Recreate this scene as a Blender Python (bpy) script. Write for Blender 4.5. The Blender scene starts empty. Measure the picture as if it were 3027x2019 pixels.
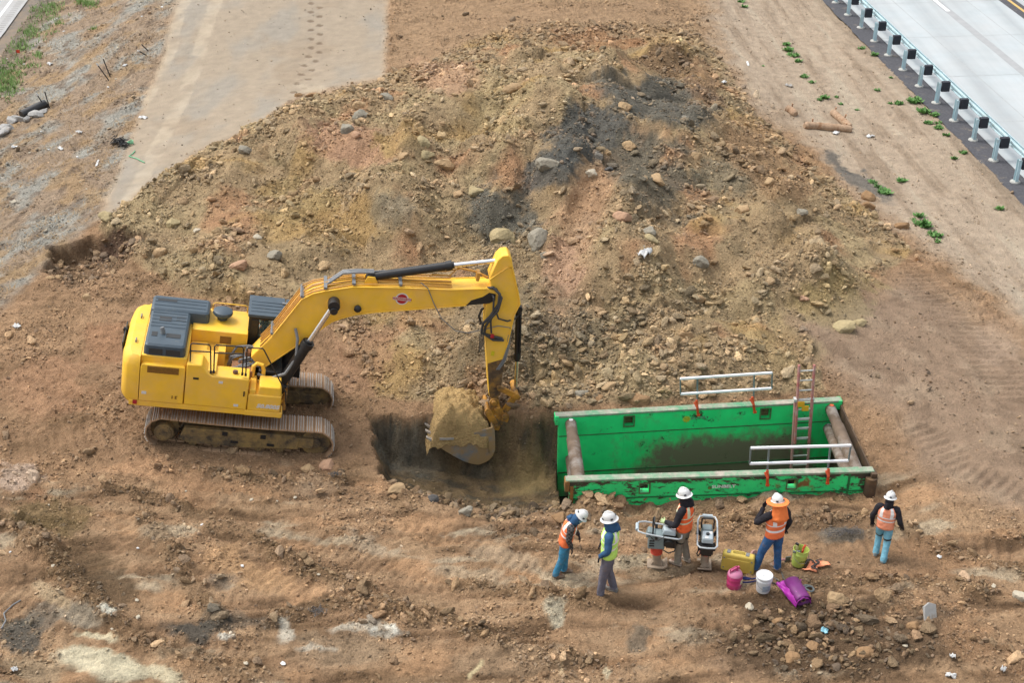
import bpy, bmesh, math, random
import numpy as np
from mathutils import Vector, Matrix, Euler
PI=math.pi
SC=bpy.context.scene; COL=SC.collection
random.seed(7); RNG=np.random.default_rng(11)
# ------------------------------------------------------------------ camera (metres, z up, looking along +Y)
F,T,H,CX,CY=4000.,2400.,17.73,1513.5,1009.5
PIT=math.atan(T/F); SP,CP=math.sin(PIT),math.cos(PIT)
CAM=np.array([0.,0.,H])
def ray(px,py):
    dx=(px-CX)/F; dy=-(py-CY)/F
    return np.array([dx,dy*SP+CP,dy*CP-SP])
def W(px,py,z=0.):
    d=ray(px,py); t=(z-H)/d[2]; return CAM+d*t
def proj(x,y,z):
    zc=y*CP-(z-H)*SP
    return CX+F*x/zc, CY-F*(y*SP+(z-H)*CP)/zc
cam=bpy.data.cameras.new('camera'); camo=bpy.data.objects.new('camera',cam); COL.objects.link(camo)
camo.location=(0,0,H); camo.rotation_euler=(PI/2-PIT,0,0)
cam.sensor_width=36; cam.sensor_fit='HORIZONTAL'; cam.lens=36*F/3027; cam.clip_end=2000; cam.clip_start=.5
SC.camera=camo
# ------------------------------------------------------------------ light
w=bpy.data.worlds.new('World'); SC.world=w; w.use_nodes=True
nt=w.node_tree; bg=nt.nodes['Background']
sky=nt.nodes.new('ShaderNodeTexSky'); sky.sky_type='NISHITA'; sky.sun_disc=False
SUN_EL,SUN_AZ=math.radians(60),math.radians(296)
sky.sun_elevation=SUN_EL; sky.sun_rotation=SUN_AZ; sky.air_density=1.6; sky.dust_density=5.0; sky.ozone_density=1.0
hs=nt.nodes.new('ShaderNodeHueSaturation'); hs.inputs['Saturation'].default_value=.38
nt.links.new(sky.outputs[0],hs.inputs['Color']); nt.links.new(hs.outputs[0],bg.inputs['Color'])
bg.inputs['Strength'].default_value=.15
sl=bpy.data.lights.new('sun','SUN'); so=bpy.data.objects.new('sun',sl); COL.objects.link(so)
sl.energy=.9; sl.angle=math.radians(22); sl.color=(1,.965,.91)
sd=Vector((math.sin(SUN_AZ)*math.cos(SUN_EL),math.cos(SUN_AZ)*math.cos(SUN_EL),math.sin(SUN_EL)))
so.rotation_euler=(-sd).to_track_quat('-Z','Y').to_euler()
SC.view_settings.view_transform='Standard'; SC.view_settings.look='None'
SC.view_settings.exposure=EXPO=.72
SC.view_settings.gamma=1
# ------------------------------------------------------------------ helpers
KEXP=1.5
def lin(c):
    c=np.asarray(c,float)/255.
    return np.where(c<=.04045,c/12.92,((c+.055)/1.055)**2.4)
def alb(r,g,b,k=None):
    v=lin((r,g,b))/(k or KEXP); return tuple(float(t) for t in np.clip(v,.004,.85))
def mat(name,col,rough=.6,metal=0.,var=.0,scale=6.,bump=0.,bscale=20.,dirt=None,dscale=2.,damt=.5,spec=.5,bdist=.02,dsharp=.08):
    m=bpy.data.materials.new(name); m.use_nodes=True; t=m.node_tree; b=t.nodes['Principled BSDF']
    b.inputs['Roughness'].default_value=rough; b.inputs['Metallic'].default_value=metal
    b.inputs['Specular IOR Level'].default_value=spec
    tc=t.nodes.new('ShaderNodeTexCoord')
    base=(*col,1)
    if var or dirt:
        n=t.nodes.new('ShaderNodeTexNoise'); n.inputs['Scale'].default_value=scale; n.inputs['Detail'].default_value=7
        t.links.new(tc.outputs['Object'],n.inputs['Vector'])
        r=t.nodes.new('ShaderNodeValToRGB'); r.color_ramp.elements[0].position=.3; r.color_ramp.elements[1].position=.7
        r.color_ramp.elements[0].color=(*[max(0,c*(1-var)) for c in col],1); r.color_ramp.elements[1].color=(*[min(1,c*(1+var)) for c in col],1)
        t.links.new(n.outputs['Fac'],r.inputs['Fac']); out=r.outputs['Color']
        if dirt:
            n2=t.nodes.new('ShaderNodeTexNoise'); n2.inputs['Scale'].default_value=dscale; n2.inputs['Detail'].default_value=10; n2.inputs['Roughness'].default_value=.72
            t.links.new(tc.outputs['Object'],n2.inputs['Vector'])
            r2=t.nodes.new('ShaderNodeValToRGB'); e=r2.color_ramp.elements
            e[0].position=1-damt-dsharp; e[0].color=(0,0,0,1); e[1].position=1-damt+dsharp; e[1].color=(1,1,1,1)
            t.links.new(n2.outputs['Fac'],r2.inputs['Fac'])
            mx=t.nodes.new('ShaderNodeMix'); mx.data_type='RGBA'
            t.links.new(r2.outputs['Color'],mx.inputs['Factor']); t.links.new(out,mx.inputs['A']); mx.inputs['B'].default_value=(*dirt,1)
            out=mx.outputs['Result']
        t.links.new(out,b.inputs['Base Color'])
    else: b.inputs['Base Color'].default_value=base
    if bump:
        n3=t.nodes.new('ShaderNodeTexNoise'); n3.inputs['Scale'].default_value=bscale; n3.inputs['Detail'].default_value=8
        t.links.new(tc.outputs['Object'],n3.inputs['Vector'])
        bp=t.nodes.new('ShaderNodeBump'); bp.inputs['Strength'].default_value=bump; bp.inputs['Distance'].default_value=bdist
        t.links.new(n3.outputs['Fac'],bp.inputs['Height']); t.links.new(bp.outputs['Normal'],b.inputs['Normal'])
    return m
def soilmat(name,spec=.15,fine=1.):
    """earth: colour attribute of the soil, broken up by grain"""
    m=bpy.data.materials.new(name); m.use_nodes=True; t=m.node_tree; b=t.nodes['Principled BSDF']
    b.inputs['Roughness'].default_value=.93; b.inputs['Specular IOR Level'].default_value=spec
    a=t.nodes.new('ShaderNodeAttribute'); a.attribute_name='Col'
    tc=t.nodes.new('ShaderNodeTexCoord')
    def nz(s,d,rg=.6):
        n=t.nodes.new('ShaderNodeTexNoise'); n.inputs['Scale'].default_value=s; n.inputs['Detail'].default_value=d; n.inputs['Roughness'].default_value=rg
        t.links.new(tc.outputs['Object'],n.inputs['Vector']); return n
    n1=nz(3.2,10,.68); n2=nz(26,6,.7)
    r=t.nodes.new('ShaderNodeMapRange'); r.inputs['From Min'].default_value=.3; r.inputs['From Max'].default_value=.7; r.inputs['To Min'].default_value=.70; r.inputs['To Max'].default_value=1.28
    t.links.new(n1.outputs['Fac'],r.inputs['Value'])
    r2=t.nodes.new('ShaderNodeMapRange'); r2.inputs['From Min'].default_value=.3; r2.inputs['From Max'].default_value=.7; r2.inputs['To Min'].default_value=1-.16*fine; r2.inputs['To Max'].default_value=1+.16*fine
    t.links.new(n2.outputs['Fac'],r2.inputs['Value'])
    mu=t.nodes.new('ShaderNodeMath'); mu.operation='MULTIPLY'; t.links.new(r.outputs[0],mu.inputs[0]); t.links.new(r2.outputs[0],mu.inputs[1])
    mm=t.nodes.new('ShaderNodeMix'); mm.data_type='FLOAT'; mm.inputs['A'].default_value=1.; t.links.new(a.outputs['Alpha'],mm.inputs['Factor']); t.links.new(mu.outputs[0],mm.inputs['B'])
    vm=t.nodes.new('ShaderNodeVectorMath'); vm.operation='SCALE'; t.links.new(a.outputs['Color'],vm.inputs[0]); t.links.new(mm.outputs['Result'],vm.inputs['Scale'])
    t.links.new(vm.outputs[0],b.inputs['Base Color'])
    n3=nz(11,14,.8)
    vo=t.nodes.new('ShaderNodeTexVoronoi'); vo.inputs['Scale'].default_value=17; t.links.new(tc.outputs['Object'],vo.inputs['Vector'])
    b0=t.nodes.new('ShaderNodeBump'); b0.inputs['Strength'].default_value=.55*fine; b0.inputs['Distance'].default_value=.05; b0.invert=True
    t.links.new(vo.outputs['Distance'],b0.inputs['Height'])
    bp=t.nodes.new('ShaderNodeBump')
    for nd,st in ((b0,.6*fine),(bp,.95*fine)):
        ml_=t.nodes.new('ShaderNodeMath'); ml_.operation='MULTIPLY'; ml_.inputs[1].default_value=st; t.links.new(a.outputs['Alpha'],ml_.inputs[0]); t.links.new(ml_.outputs[0],nd.inputs['Strength'])
    bp.inputs['Strength'].default_value=.9*fine; bp.inputs['Distance'].default_value=.10; t.links.new(b0.outputs['Normal'],bp.inputs['Normal'])
    t.links.new(n3.outputs['Fac'],bp.inputs['Height']); t.links.new(bp.outputs['Normal'],b.inputs['Normal'])
    return m
def link(o,parent=None):
    COL.objects.link(o)
    if parent is not None: o.parent=parent
    return o
def tag(o,label=None,cat=None,group=None,kind=None):
    if label: o['label']=label
    if cat: o['category']=cat
    if group: o['group']=group
    if kind or cat: o['kind']=kind or 'thing'
    return o
def thing(name,label,cat,loc=(0,0,0),rz=0.,group=None,rot=None):
    o=bpy.data.objects.new(name,None); COL.objects.link(o); o.location=loc
    o.rotation_euler=rot or (0,0,rz); o.empty_display_size=.2
    return tag(o,label,cat,group)
class MB:
    def __init__(s): s.v=[]; s.f=[]; s.m=[]; s.parts=[]
    def add(s,vs,fs,mi=0):
        k=len(s.v); s.parts.append(((k,k+len(vs)),(len(s.f),len(s.f)+len(fs)))); s.v+= [tuple(map(float,p)) for p in vs]; s.f+=[[k+i for i in f] for f in fs]; s.m+=[mi]*len(fs); return s
    def box(s,c,d,rot=None,mi=0,taper=None):
        x,y,z=[t/2 for t in d]; tx,ty=taper or (1,1)
        P=[(-x,-y,-z),(x,-y,-z),(x,y,-z),(-x,y,-z),(-x*tx,-y*ty,z),(x*tx,-y*ty,z),(x*tx,y*ty,z),(-x*tx,y*ty,z)]
        R=rot if isinstance(rot,Matrix) else (Euler(rot).to_matrix() if rot else Matrix.Identity(3))
        P=[R@Vector(p)+Vector(c) for p in P]
        return s.add(P,[(3,2,1,0),(4,5,6,7),(0,1,5,4),(1,2,6,5),(2,3,7,6),(3,0,4,7)],mi)
    def bar(s,p0,p1,wx,wy,up=(0,0,1),mi=0):
        p0,p1=Vector(p0),Vector(p1); a=(p1-p0); L=a.length; a.normalize(); u=Vector(up)
        r=a.cross(u)
        if r.length<1e-4: r=a.cross(Vector((1,0,0)))
        r.normalize(); u=r.cross(a)
        R=Matrix((r,a,u)).transposed()
        return s.box((p0+p1)/2,(wx,L,wy),R,mi)
    def tube(s,pts,r,n=10,cap=True,mi=0,ref=None,fold=0.):
        """swept tube; r a number, a list of numbers or of (ra,rb)"""
        pts=[Vector(p) for p in pts]; N=len(pts)
        rs=r if isinstance(r,(list,tuple)) and len(r)==N else [r]*N
        vs=[];prev=None
        for i,p in enumerate(pts):
            a=(pts[min(i+1,N-1)]-pts[max(i-1,0)]).normalized()
            if prev is None:
                u=Vector(ref) if ref else (Vector((0,0,1)) if abs(a.z)<.9 else Vector((1,0,0)))
            else: u=prev
            u=(u-a*u.dot(a)).normalized(); prev=u; w_=a.cross(u)
            ra,rb=rs[i] if isinstance(rs[i],(list,tuple)) else (rs[i],rs[i])
            for k in range(n):
                t=2*PI*k/n; fo=1+fold*(math.sin(i*1.9+3*math.sin(t+i*.31))*.6+math.sin(2*t+i*1.1)*.5) if fold else 1; vs.append(p+u*(ra*fo*math.cos(t))+w_*(rb*fo*math.sin(t)))
        fs=[(i*n+k,i*n+(k+1)%n,(i+1)*n+(k+1)%n,(i+1)*n+k) for i in range(N-1) for k in range(n)]
        if cap: fs+=[tuple(range(n-1,-1,-1)),tuple((N-1)*n+k for k in range(n))]
        return s.add(vs,fs,mi)
    def cyl(s,p0,p1,r,n=16,mi=0,r2=None): return s.tube([p0,p1],[r,r if r2 is None else r2],n,True,mi)
    def prism(s,poly,y0,y1,mi=0,axis='y'):
        """polygon in x,z pushed from y0 to y1 (axis y) or in x,y from z0 to z1 (axis z)"""
        n=len(poly)
        if axis=='y': A=[(a,y0,b) for a,b in poly]; B=[(a,y1,b) for a,b in poly]
        elif axis=='z': A=[(a,b,y0) for a,b in poly]; B=[(a,b,y1) for a,b in poly]
        else: A=[(y0,a,b) for a,b in poly]; B=[(y1,a,b) for a,b in poly]
        fs=[tuple(range(n)),tuple(range(2*n-1,n-1,-1))]+[(i,i+n,(i+1)%n+n,(i+1)%n) for i in range(n)]
        return s.add(A+B,fs,mi)
    def lathe(s,prof,c=(0,0,0),n=20,mi=0,R=None,cap=True):
        vs=[];R=R or Matrix.Identity(3);c=Vector(c)
        for r,z in prof:
            for k in range(n):
                t=2*PI*k/n; vs.append(R@Vector((r*math.cos(t),r*math.sin(t),z))+c)
        N=len(prof)
        fs=[(i*n+k,i*n+(k+1)%n,(i+1)*n+(k+1)%n,(i+1)*n+k) for i in range(N-1) for k in range(n)]
        if cap: fs+=[tuple(range(n-1,-1,-1)),tuple((N-1)*n+k for k in range(n))]
        return s.add(vs,fs,mi)
    def grid(s,P,mi=0,close=False):
        """P[i][j] points -> quads"""
        a=len(P);b=len(P[0])
        fs=[(i*b+j,i*b+(j+1)%b,(i+1)*b+(j+1)%b,(i+1)*b+j) for i in range(a-1) for j in range(b if close else b-1)]
        return s.add([p for row in P for p in row],fs,mi)
    def build(s,name,mats,parent=None,bevel=0,smooth=None,sub=0,solid=0,seg=2):
        me=bpy.data.meshes.new(name); me.from_pydata(s.v,[],s.f)
        if not isinstance(mats,(list,tuple)): mats=[mats]
        for m in mats: me.materials.append(m)
        if len(mats)>1: me.polygons.foreach_set('material_index',s.m)
        bm=bmesh.new(); bm.from_mesh(me); bmesh.ops.recalc_face_normals(bm,faces=bm.faces); bm.to_mesh(me); bm.free()
        o=bpy.data.objects.new(name,me); link(o,parent)
        if smooth is None: smooth=35
        if smooth:
            me.shade_smooth(); me.set_sharp_from_angle(angle=math.radians(smooth))
        if bevel:
            b=o.modifiers.new('bevel','BEVEL'); b.width=bevel; b.segments=seg; b.limit_method='ANGLE'; b.angle_limit=math.radians(40)
            b.harden_normals=False
        if solid:
            b=o.modifiers.new('thick','SOLIDIFY'); b.thickness=solid; b.offset=0
        if sub:
            b=o.modifiers.new('sub','SUBSURF'); b.levels=sub; b.render_levels=sub
        return o
def build_each(mb,name,m,parent,**k):
    """one object for every shape that was added to the builder"""
    for a,fa in mb.parts:
        q=MB(); q.v=mb.v[a[0]:a[1]]; q.f=[[i-a[0] for i in f] for f in mb.f[fa[0]:fa[1]]]; q.m=[0]*len(q.f); q.build(name,m,parent,**k)
def text(name,body,size,M4,m,parent,depth=.002,bold=0.,shear=0.):
    """lettering turned into a mesh; M4 places it (text runs along +X, up +Y)"""
    c=bpy.data.curves.new(name,'FONT'); c.body=body; c.size=size; c.align_x='CENTER'; c.align_y='CENTER'; c.extrude=depth; c.offset=bold; c.shear=shear
    t=bpy.data.objects.new(name,c); COL.objects.link(t)
    dg=bpy.context.evaluated_depsgraph_get(); me=bpy.data.meshes.new_from_object(t.evaluated_get(dg))
    bpy.data.objects.remove(t); bpy.data.curves.remove(c)
    me.materials.clear(); me.materials.append(m)
    o=bpy.data.objects.new(name,me); link(o,parent); o.matrix_local=M4
    return o
# ------------------------------------------------------------------ noise
PERM=np.random.default_rng(3).permutation(256)
PERM=np.concatenate([PERM,PERM,PERM])
GA=np.random.default_rng(5).uniform(0,2*PI,256); GX,GY=np.cos(GA),np.sin(GA)
RX=np.random.default_rng(6).random(256); RY=np.random.default_rng(8).random(256); RV=np.random.default_rng(9).random(256)
def hsh(i,j): return PERM[(PERM[i&255]+j)&255]
def pn(x,y,seed=0):
    x=x+seed*17.31; y=y-seed*9.77
    xi=np.floor(x).astype(int); yi=np.floor(y).astype(int); xf=x-xi; yf=y-yi
    u=xf*xf*xf*(xf*(xf*6-15)+10); v=yf*yf*yf*(yf*(yf*6-15)+10)
    def g(a,b):
        h=hsh(xi+a,yi+b); return GX[h]*(xf-a)+GY[h]*(yf-b)
    n0=g(0,0)*(1-u)+g(1,0)*u; n1=g(0,1)*(1-u)+g(1,1)*u
    return (n0*(1-v)+n1*v)*1.5
def fbm(x,y,o=4,seed=0,gain=.5):
    s=0;a=1;t=0
    for k in range(o):
        s=s+a*pn(x*2**k,y*2**k,seed+k*3); t+=a; a*=gain
    return s/t
def worley(x,y,seed=0):
    x=x+seed*7.7; y=y+seed*3.1
    xi=np.floor(x).astype(int); yi=np.floor(y).astype(int)
    d1=np.full(x.shape,9.); d2=d1.copy(); idv=np.zeros(x.shape)
    for a in (-1,0,1):
        for b in (-1,0,1):
            h=hsh(xi+a,yi+b); dx=xi+a+RX[h]-x; dy=yi+b+RY[h]-y; d=np.sqrt(dx*dx+dy*dy)
            nw=d<d1; d2=np.where(nw,d1,np.minimum(d2,d)); idv=np.where(nw,RV[h],idv); d1=np.where(nw,d,d1)
    return d1,d2,idv
def sst(a,b,x):
    t=np.clip((x-a)/(b-a),0,1); return t*t*(3-2*t)
def polyd(poly,X,Y):
    """signed distance to a polygon (negative inside)"""
    P=np.array(poly,float); n=len(P); d=np.full(X.shape,1e9); ins=np.zeros(X.shape,bool)
    for i in range(n):
        ax,ay=P[i]; bx,by=P[(i+1)%n]
        ex,ey=bx-ax,by-ay; t=np.clip(((X-ax)*ex+(Y-ay)*ey)/(ex*ex+ey*ey),0,1)
        d=np.minimum(d,np.hypot(X-ax-t*ex,Y-ay-t*ey))
        c=((ay>Y)!=(by>Y)); 
        with np.errstate(divide='ignore',invalid='ignore'):
            c&=X<(bx-ax)*(Y-ay)/((by-ay) if by!=ay else 1e-9)+ax
        ins^=c
    return np.where(ins,-d,d)
def lined(pts,X,Y):
    """distance to a polyline and the run along it"""
    d=np.full(X.shape,1e9); s=np.zeros(X.shape); run=0
    for (ax,ay),(bx,by) in zip(pts[:-1],pts[1:]):
        ex,ey=bx-ax,by-ay; L=math.hypot(ex,ey); t=np.clip(((X-ax)*ex+(Y-ay)*ey)/(L*L),0,1)
        q=np.hypot(X-ax-t*ex,Y-ay-t*ey); nw=q<d; d=np.where(nw,q,d); s=np.where(nw,run+t*L,s); run+=L
    return d,s
# ================================================================== TERRAIN
CP_=[# px,py,z control points of the lie of the land
(2440,0,-.06),(2580,160,-.06),(2700,280,-.06),(2850,430,-.06),(3000,590,-.06),(2900,100,-.1),(3027,300,-.1),(2700,20,-.1),
(2300,100,-.08),(2450,330,-.08),(2700,560,-.06),(2900,760,-.04),(3020,980,0),
(2100,130,.3),(2260,370,.25),(2450,560,.1),(2650,740,.05),(2900,920,.05),
(1850,1060,.75),(1700,1120,.5),(2000,1120,.5),(1900,900,1.15),(1850,700,1.7),(1850,500,2.2),(1850,330,2.5),(1800,200,2.2),(1680,110,1.3),(1500,0,.7),(1800,0,.9),(2000,60,.6),
(2100,420,1.6),(2250,620,1.1),(2350,800,.9),(2450,950,.7),(2450,1120,.35),
(2700,1000,.3),(2600,1230,.3),(2900,1200,.2),(2750,1450,.15),
(500,40,.45),(900,100,.5),(1130,200,.55),(700,330,.45),(450,500,.4),(330,620,.35),(1300,60,.6),
(300,300,-.3),(150,150,-.9),(40,60,-1.25),(100,400,-.6),(30,700,-.2),(250,10,-.9),(0,200,-1.3),
(600,650,.9),(700,520,.9),(900,420,1.2),(1100,340,1.4),(1300,300,1.6),(1500,250,1.8),(1200,550,1.7),(1000,620,1.4),(1400,600,1.6),(1600,650,1.5),(1500,850,1.0),(1250,800,1.0),(900,820,.75),(1100,950,.35),(1400,1050,.35),(1600,1130,.3),(1200,1170,-.1),(1480,1190,0),
(150,950,.6),(300,850,.6),(250,1150,.55),(420,1330,.34),(700,1345,-.07),(700,1150,.15),(960,1370,-.36),(1000,1200,-.32),(1060,1240,-.3),(1120,1400,-.33),(1280,1490,-.3),(1420,1545,-.2),
(100,1450,.35),(400,1600,.15),(800,1500,-.15),(1200,1640,-.08),(1560,1600,-.05),(1690,1535,-.15),(2000,1505,-.2),(2300,1500,-.2),(2560,1480,-.2),(2650,1400,.0),
(2050,1680,0),(2350,1690,0),(2620,1660,.05),(2900,1600,.1),(1700,1710,0),(1830,1760,0),
(2720,1830,.75),(2560,1790,.25),(2500,1900,.35),(2900,1850,.45),(3000,1750,.2),(2250,1850,.0),(1900,1950,0),(1500,2010,0),(900,1900,0),(300,1900,.05),(50,1880,.15),(30,2010,.15),(2900,2010,.5),(2500,2015,.3)]
_c=np.array([[*W(a,b,z)[:2],z] for a,b,z in CP_]+[(-60,10,0),(0,0,0),(60,10,0),(-60,60,-1.3),(-40,100,-1.2),(60,60,-.1),(0,100,.3),(60,110,-.1),(-200,200,-1.3),(200,200,-.1),(-200,-100,0),(200,-100,0)])
def _U(r2): return np.where(r2>0,.5*r2*np.log(np.maximum(r2,1e-12)),0)
_x,_y,_z=_c.T; _n=len(_c)
_K=_U((_x[:,None]-_x)**2+(_y[:,None]-_y)**2)+np.eye(_n)*2.0
_Pm=np.stack([np.ones(_n),_x,_y],1)
_A=np.zeros((_n+3,_n+3)); _A[:_n,:_n]=_K; _A[:_n,_n:]=_Pm; _A[_n:,:_n]=_Pm.T
_w=np.linalg.solve(_A,np.concatenate([_z,np.zeros(3)]))
def zbase(X,Y):
    r=_w[_n]+_w[_n+1]*X+_w[_n+2]*Y
    for i in range(_n): r=r+_w[i]*_U((X-_x[i])**2+(Y-_y[i])**2)
    return np.clip(r,-1.6,3.2)
def wb(px,py,k=4):
    """pixel of the photograph to the bare lie of the land"""
    z=0.
    for _ in range(k):
        p=W(px,py,z); z=float(zbase(np.array([p[0]]),np.array([p[1]]))[0])
    return W(px,py,z)
# trench shield corners (metres): far left/right, near left/right, height of their tops
SH_FL,SH_FR,SH_NL,SH_NR=W(1652,1231,.35),W(2480,1185,.35),W(1684,1421,.42),W(2574,1397,.36)
# grid
gx=np.arange(-23.5,23.5,.042); gy=[16.6]
while gy[-1]<66: gy.append(gy[-1]+.042+.07*max(0,gy[-1]-19)/47)
gy=np.array(gy)
ox=np.array([1.,3,7,15,35,80,170]); gx=np.concatenate([gx[0]-ox[::-1],gx,gx[-1]+ox]); gy=np.concatenate([gy[0]-ox[::-1],gy,gy[-1]+ox])
X,Y=np.meshgrid(gx,gy)
Zb=zbase(X,Y)
PX,PY=proj(X,Y,Zb)
_hp0=[(290,680),(420,570),(560,475),(700,400),(900,290),(1150,225),(1500,70),(2050,60),(2130,170),(2250,350),(2520,580),(2700,740),(2560,860),(2400,960),(2440,1160),(1650,1210),(1300,1200),(1110,1170),(980,960),(560,880),(420,790)]
_m0=sst(30,-170,polyd(_hp0,np.where(Y>2,PX,-9999),PY))
_wa,_wb=X+.9*fbm(X*.35,Y*.35,3,14),Y+.9*fbm(X*.35,Y*.35,3,15)
l1,l1b,li=worley(_wa/3.1,_wb/3.6,12); l2,l2b,lj=worley(_wa/1.5,_wb/1.7,13)
_lobe=(np.clip(.75-l1,0,1)*1.45+np.clip(.7-l2,0,1)*.55)*(.5+.7*li)-.34
_gd,_gs=lined([tuple(W(*p,1.8)[:2]) for p in ((1890,450),(1770,560),(1690,700),(1650,860))],X,Y); _gul=sst(.95,.15,_gd+.3*fbm(X*1.2,Y*1.2,4,18)); _lobe=_lobe*(1-.6*_gul)-.30*_gul
Zb=Zb+_m0*_lobe+_m0*.30*fbm(X*.28+Y*.1,Y*.5,3,16)
PX,PY=proj(X,Y,Zb)
front=(Y*CP-(Zb-H)*SP)>2
PX=np.where(front,PX,-9999); PY=np.where(front,PY,9999)
wx=fbm(X*.9,Y*.9,5,21,.6); wy=fbm(X*.9,Y*.9,5,22,.6)
QX=PX+wx*55; QY=PY+wy*38
HAUL=[(530,-60),(1145,-60),(1140,235),(1000,262),(880,290),(700,405),(560,470),(420,560),(320,650),(285,650),(330,560),(420,310),(480,170)]
RSH=[(2080,-60),(2400,-60),(3100,640),(3100,1000),(2700,700),(2520,560),(2400,430),(2250,330),(2130,150)]
RSL=[(2330,960),(2560,860),(2700,800),(3100,1060),(3100,1560),(2700,1400),(2640,1230),(2500,1160),(2450,1100)]
LSL=[(-700,-60),(530,-60),(480,170),(420,310),(330,560),(285,650),(150,760),(-60,990),(-700,990)]
HEAP=[(290,680),(420,570),(560,475),(700,400),(900,290),(1150,225),(1500,70),(2050,60),(2130,170),(2250,350),(2520,580),(2700,740),(2560,860),(2400,960),(2440,1160),(1650,1210),(1300,1200),(1110,1170),(980,960),(560,880),(420,790)]
d_h=polyd(HAUL,PX+wx*14,PY+wy*10); d_rs=polyd(RSH,QX,QY); d_rl=polyd(RSL,QX,QY); d_ls=polyd(LSL,PX+wx*25,PY+wy*25); d_hp=polyd(HEAP,PX+wx*20,PY+wy*16)
m_h=sst(14,-22,d_h); m_rs=sst(40,-40,d_rs); m_rl=sst(50,-60,d_rl); m_ls=sst(20,-20,d_ls); m_hp=sst(6,-14,d_hp)*(1-m_h); m_hpc=sst(0,-90,d_hp)
m_near=sst(1340,1460,QY)*(1-m_hp)
# ---- pits
def cvx(pts,slopes,X,Y,ns):
    P=[wb(*p) for p in pts]; m=np.full(X.shape,1e9); n=len(P)
    for i in range(n):
        a,b=P[i],P[(i+1)%n]; ex,ey=b[0]-a[0],b[1]-a[1]; L=math.hypot(ex,ey)
        dd=((X-a[0])*ey-(Y-a[1])*ex)/L      # clockwise seen from above: inside is on the right
        m=np.minimum(m,(dd+ns)*slopes[i])
    return m
jag=fbm(X*1.3,Y*1.3,6,31,.68)*.34
pA=cvx([(1085,1228),(1668,1214),(1712,1515),(1440,1548),(1290,1495),(1140,1440)],[3.4,6,.62,.62,.85,2.6],X,Y,jag)
scoop=np.clip(pA,0,None); DA=2.2*(1-np.exp(-scoop/1.7))
def shp(k):   # rectangle of the trench inside the shield
    return [SH_FL[:2]+np.array([-.1,.13]),SH_FR[:2]+np.array([.06,.13]),SH_NR[:2]+np.array([.02,.07]),SH_NL[:2]+np.array([-.1,.07])]
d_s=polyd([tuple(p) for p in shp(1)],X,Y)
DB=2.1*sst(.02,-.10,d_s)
pit=np.maximum(DA,DB)
jg2=fbm(X*1.3,Y*1.3,4,33,.6)*.3
pH=cvx([(118,800),(150,735),(270,697),(425,688),(450,725),(330,815),(205,860)],[3,3.2,3.2,1.6,.34,.26,.6],X,Y,jg2)
hol=.95*(1-np.exp(-np.clip(pH,0,None)/.6))
pS=cvx([(1800,205),(1835,165),(1960,160),(2060,190),(2080,225),(1950,240)],[1,1.4,1.4,1,.3,.3],X,Y,jg2*.6)
hol=hol+.3*(1-np.exp(-np.clip(pS,0,None)/.3))
# ---- relief
flat=np.clip(m_h*.97+m_rs*.72+m_rl*.62,0,.97)
view=(PX>-150)&(PX<3180)&(PY>-150)&(PY<2200)
rough=.085*fbm(X*.55,Y*.55,5,41,.55)
c1,c1b,i1=worley(X/.52,Y/.52,1); c2,c2b,i2=worley(X/.24,Y/.24,2)
c3,c3b,i3=worley(X/.125+fbm(X*3,Y*3,2,11),Y/.125,3)
lump=np.clip(.62-c1,0,1)*(.1+i1)*.17+np.clip(.6-c2,0,1)*(.2+i2)*.10
finel=np.clip(.62-c3,0,1)*(.1+i3*i3)*.11*(.35+.9*sst(-.2,.2,fbm(X*1.1,Y*1.1,3,44)))
cl3=fbm(X*.4,Y*.4,3,51); m_rub=m_hp*sst(-.22,.12,cl3+.18*sst(900,1100,QY))*(1-.85*_gul)
rub2=sst(-.05,.3,fbm(X*.5,Y*.5,3,52))*(1-flat)*(1-m_hp)
Zd=rough*(1-flat*.9)+lump*(m_rub*1.1+rub2*.6*(1-m_ls*.6))
rid=1-np.abs(fbm(X*2.6+.4*Y,Y*3.4,4,45,.6))*3
Zd=Zd+(.028*fbm(X*5,Y*5,4,43,.65)+.045*np.clip(rid,0,1)*sst(-.1,.3,fbm(X*.6,Y*.6,3,46))+finel)*(1-flat*.93)
# long ruts left by wheels and tracks near the camera
an=fbm(X*.33+.25*Y,Y*2.1-.2*X+1.2*fbm(X*.2,Y*.2,2,9),4,61,.55); ru=(1-np.abs(an)*2.6)
Zd=Zd+m_near*(1-m_rl)*(.055*np.clip(ru,0,1)+.05*an)
diag=fbm((X+.094*Y)*1.5,(Y-.094*X)*.16+.4*fbm(X*.3,Y*.3,2,64),5,62,.62)
Zd=Zd+m_ls*.05*fbm(X*.9-Y*.5,X*.9+Y*.35,4,63,.6)+m_rs*.035*diag
Zd=Zd+.28*sst(0,-22,d_hp)*sst(-130,-30,d_hp)*sst(1200,600,PX)*(1-m_h)   # crumbled rim of the heap beside the haul road
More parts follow.
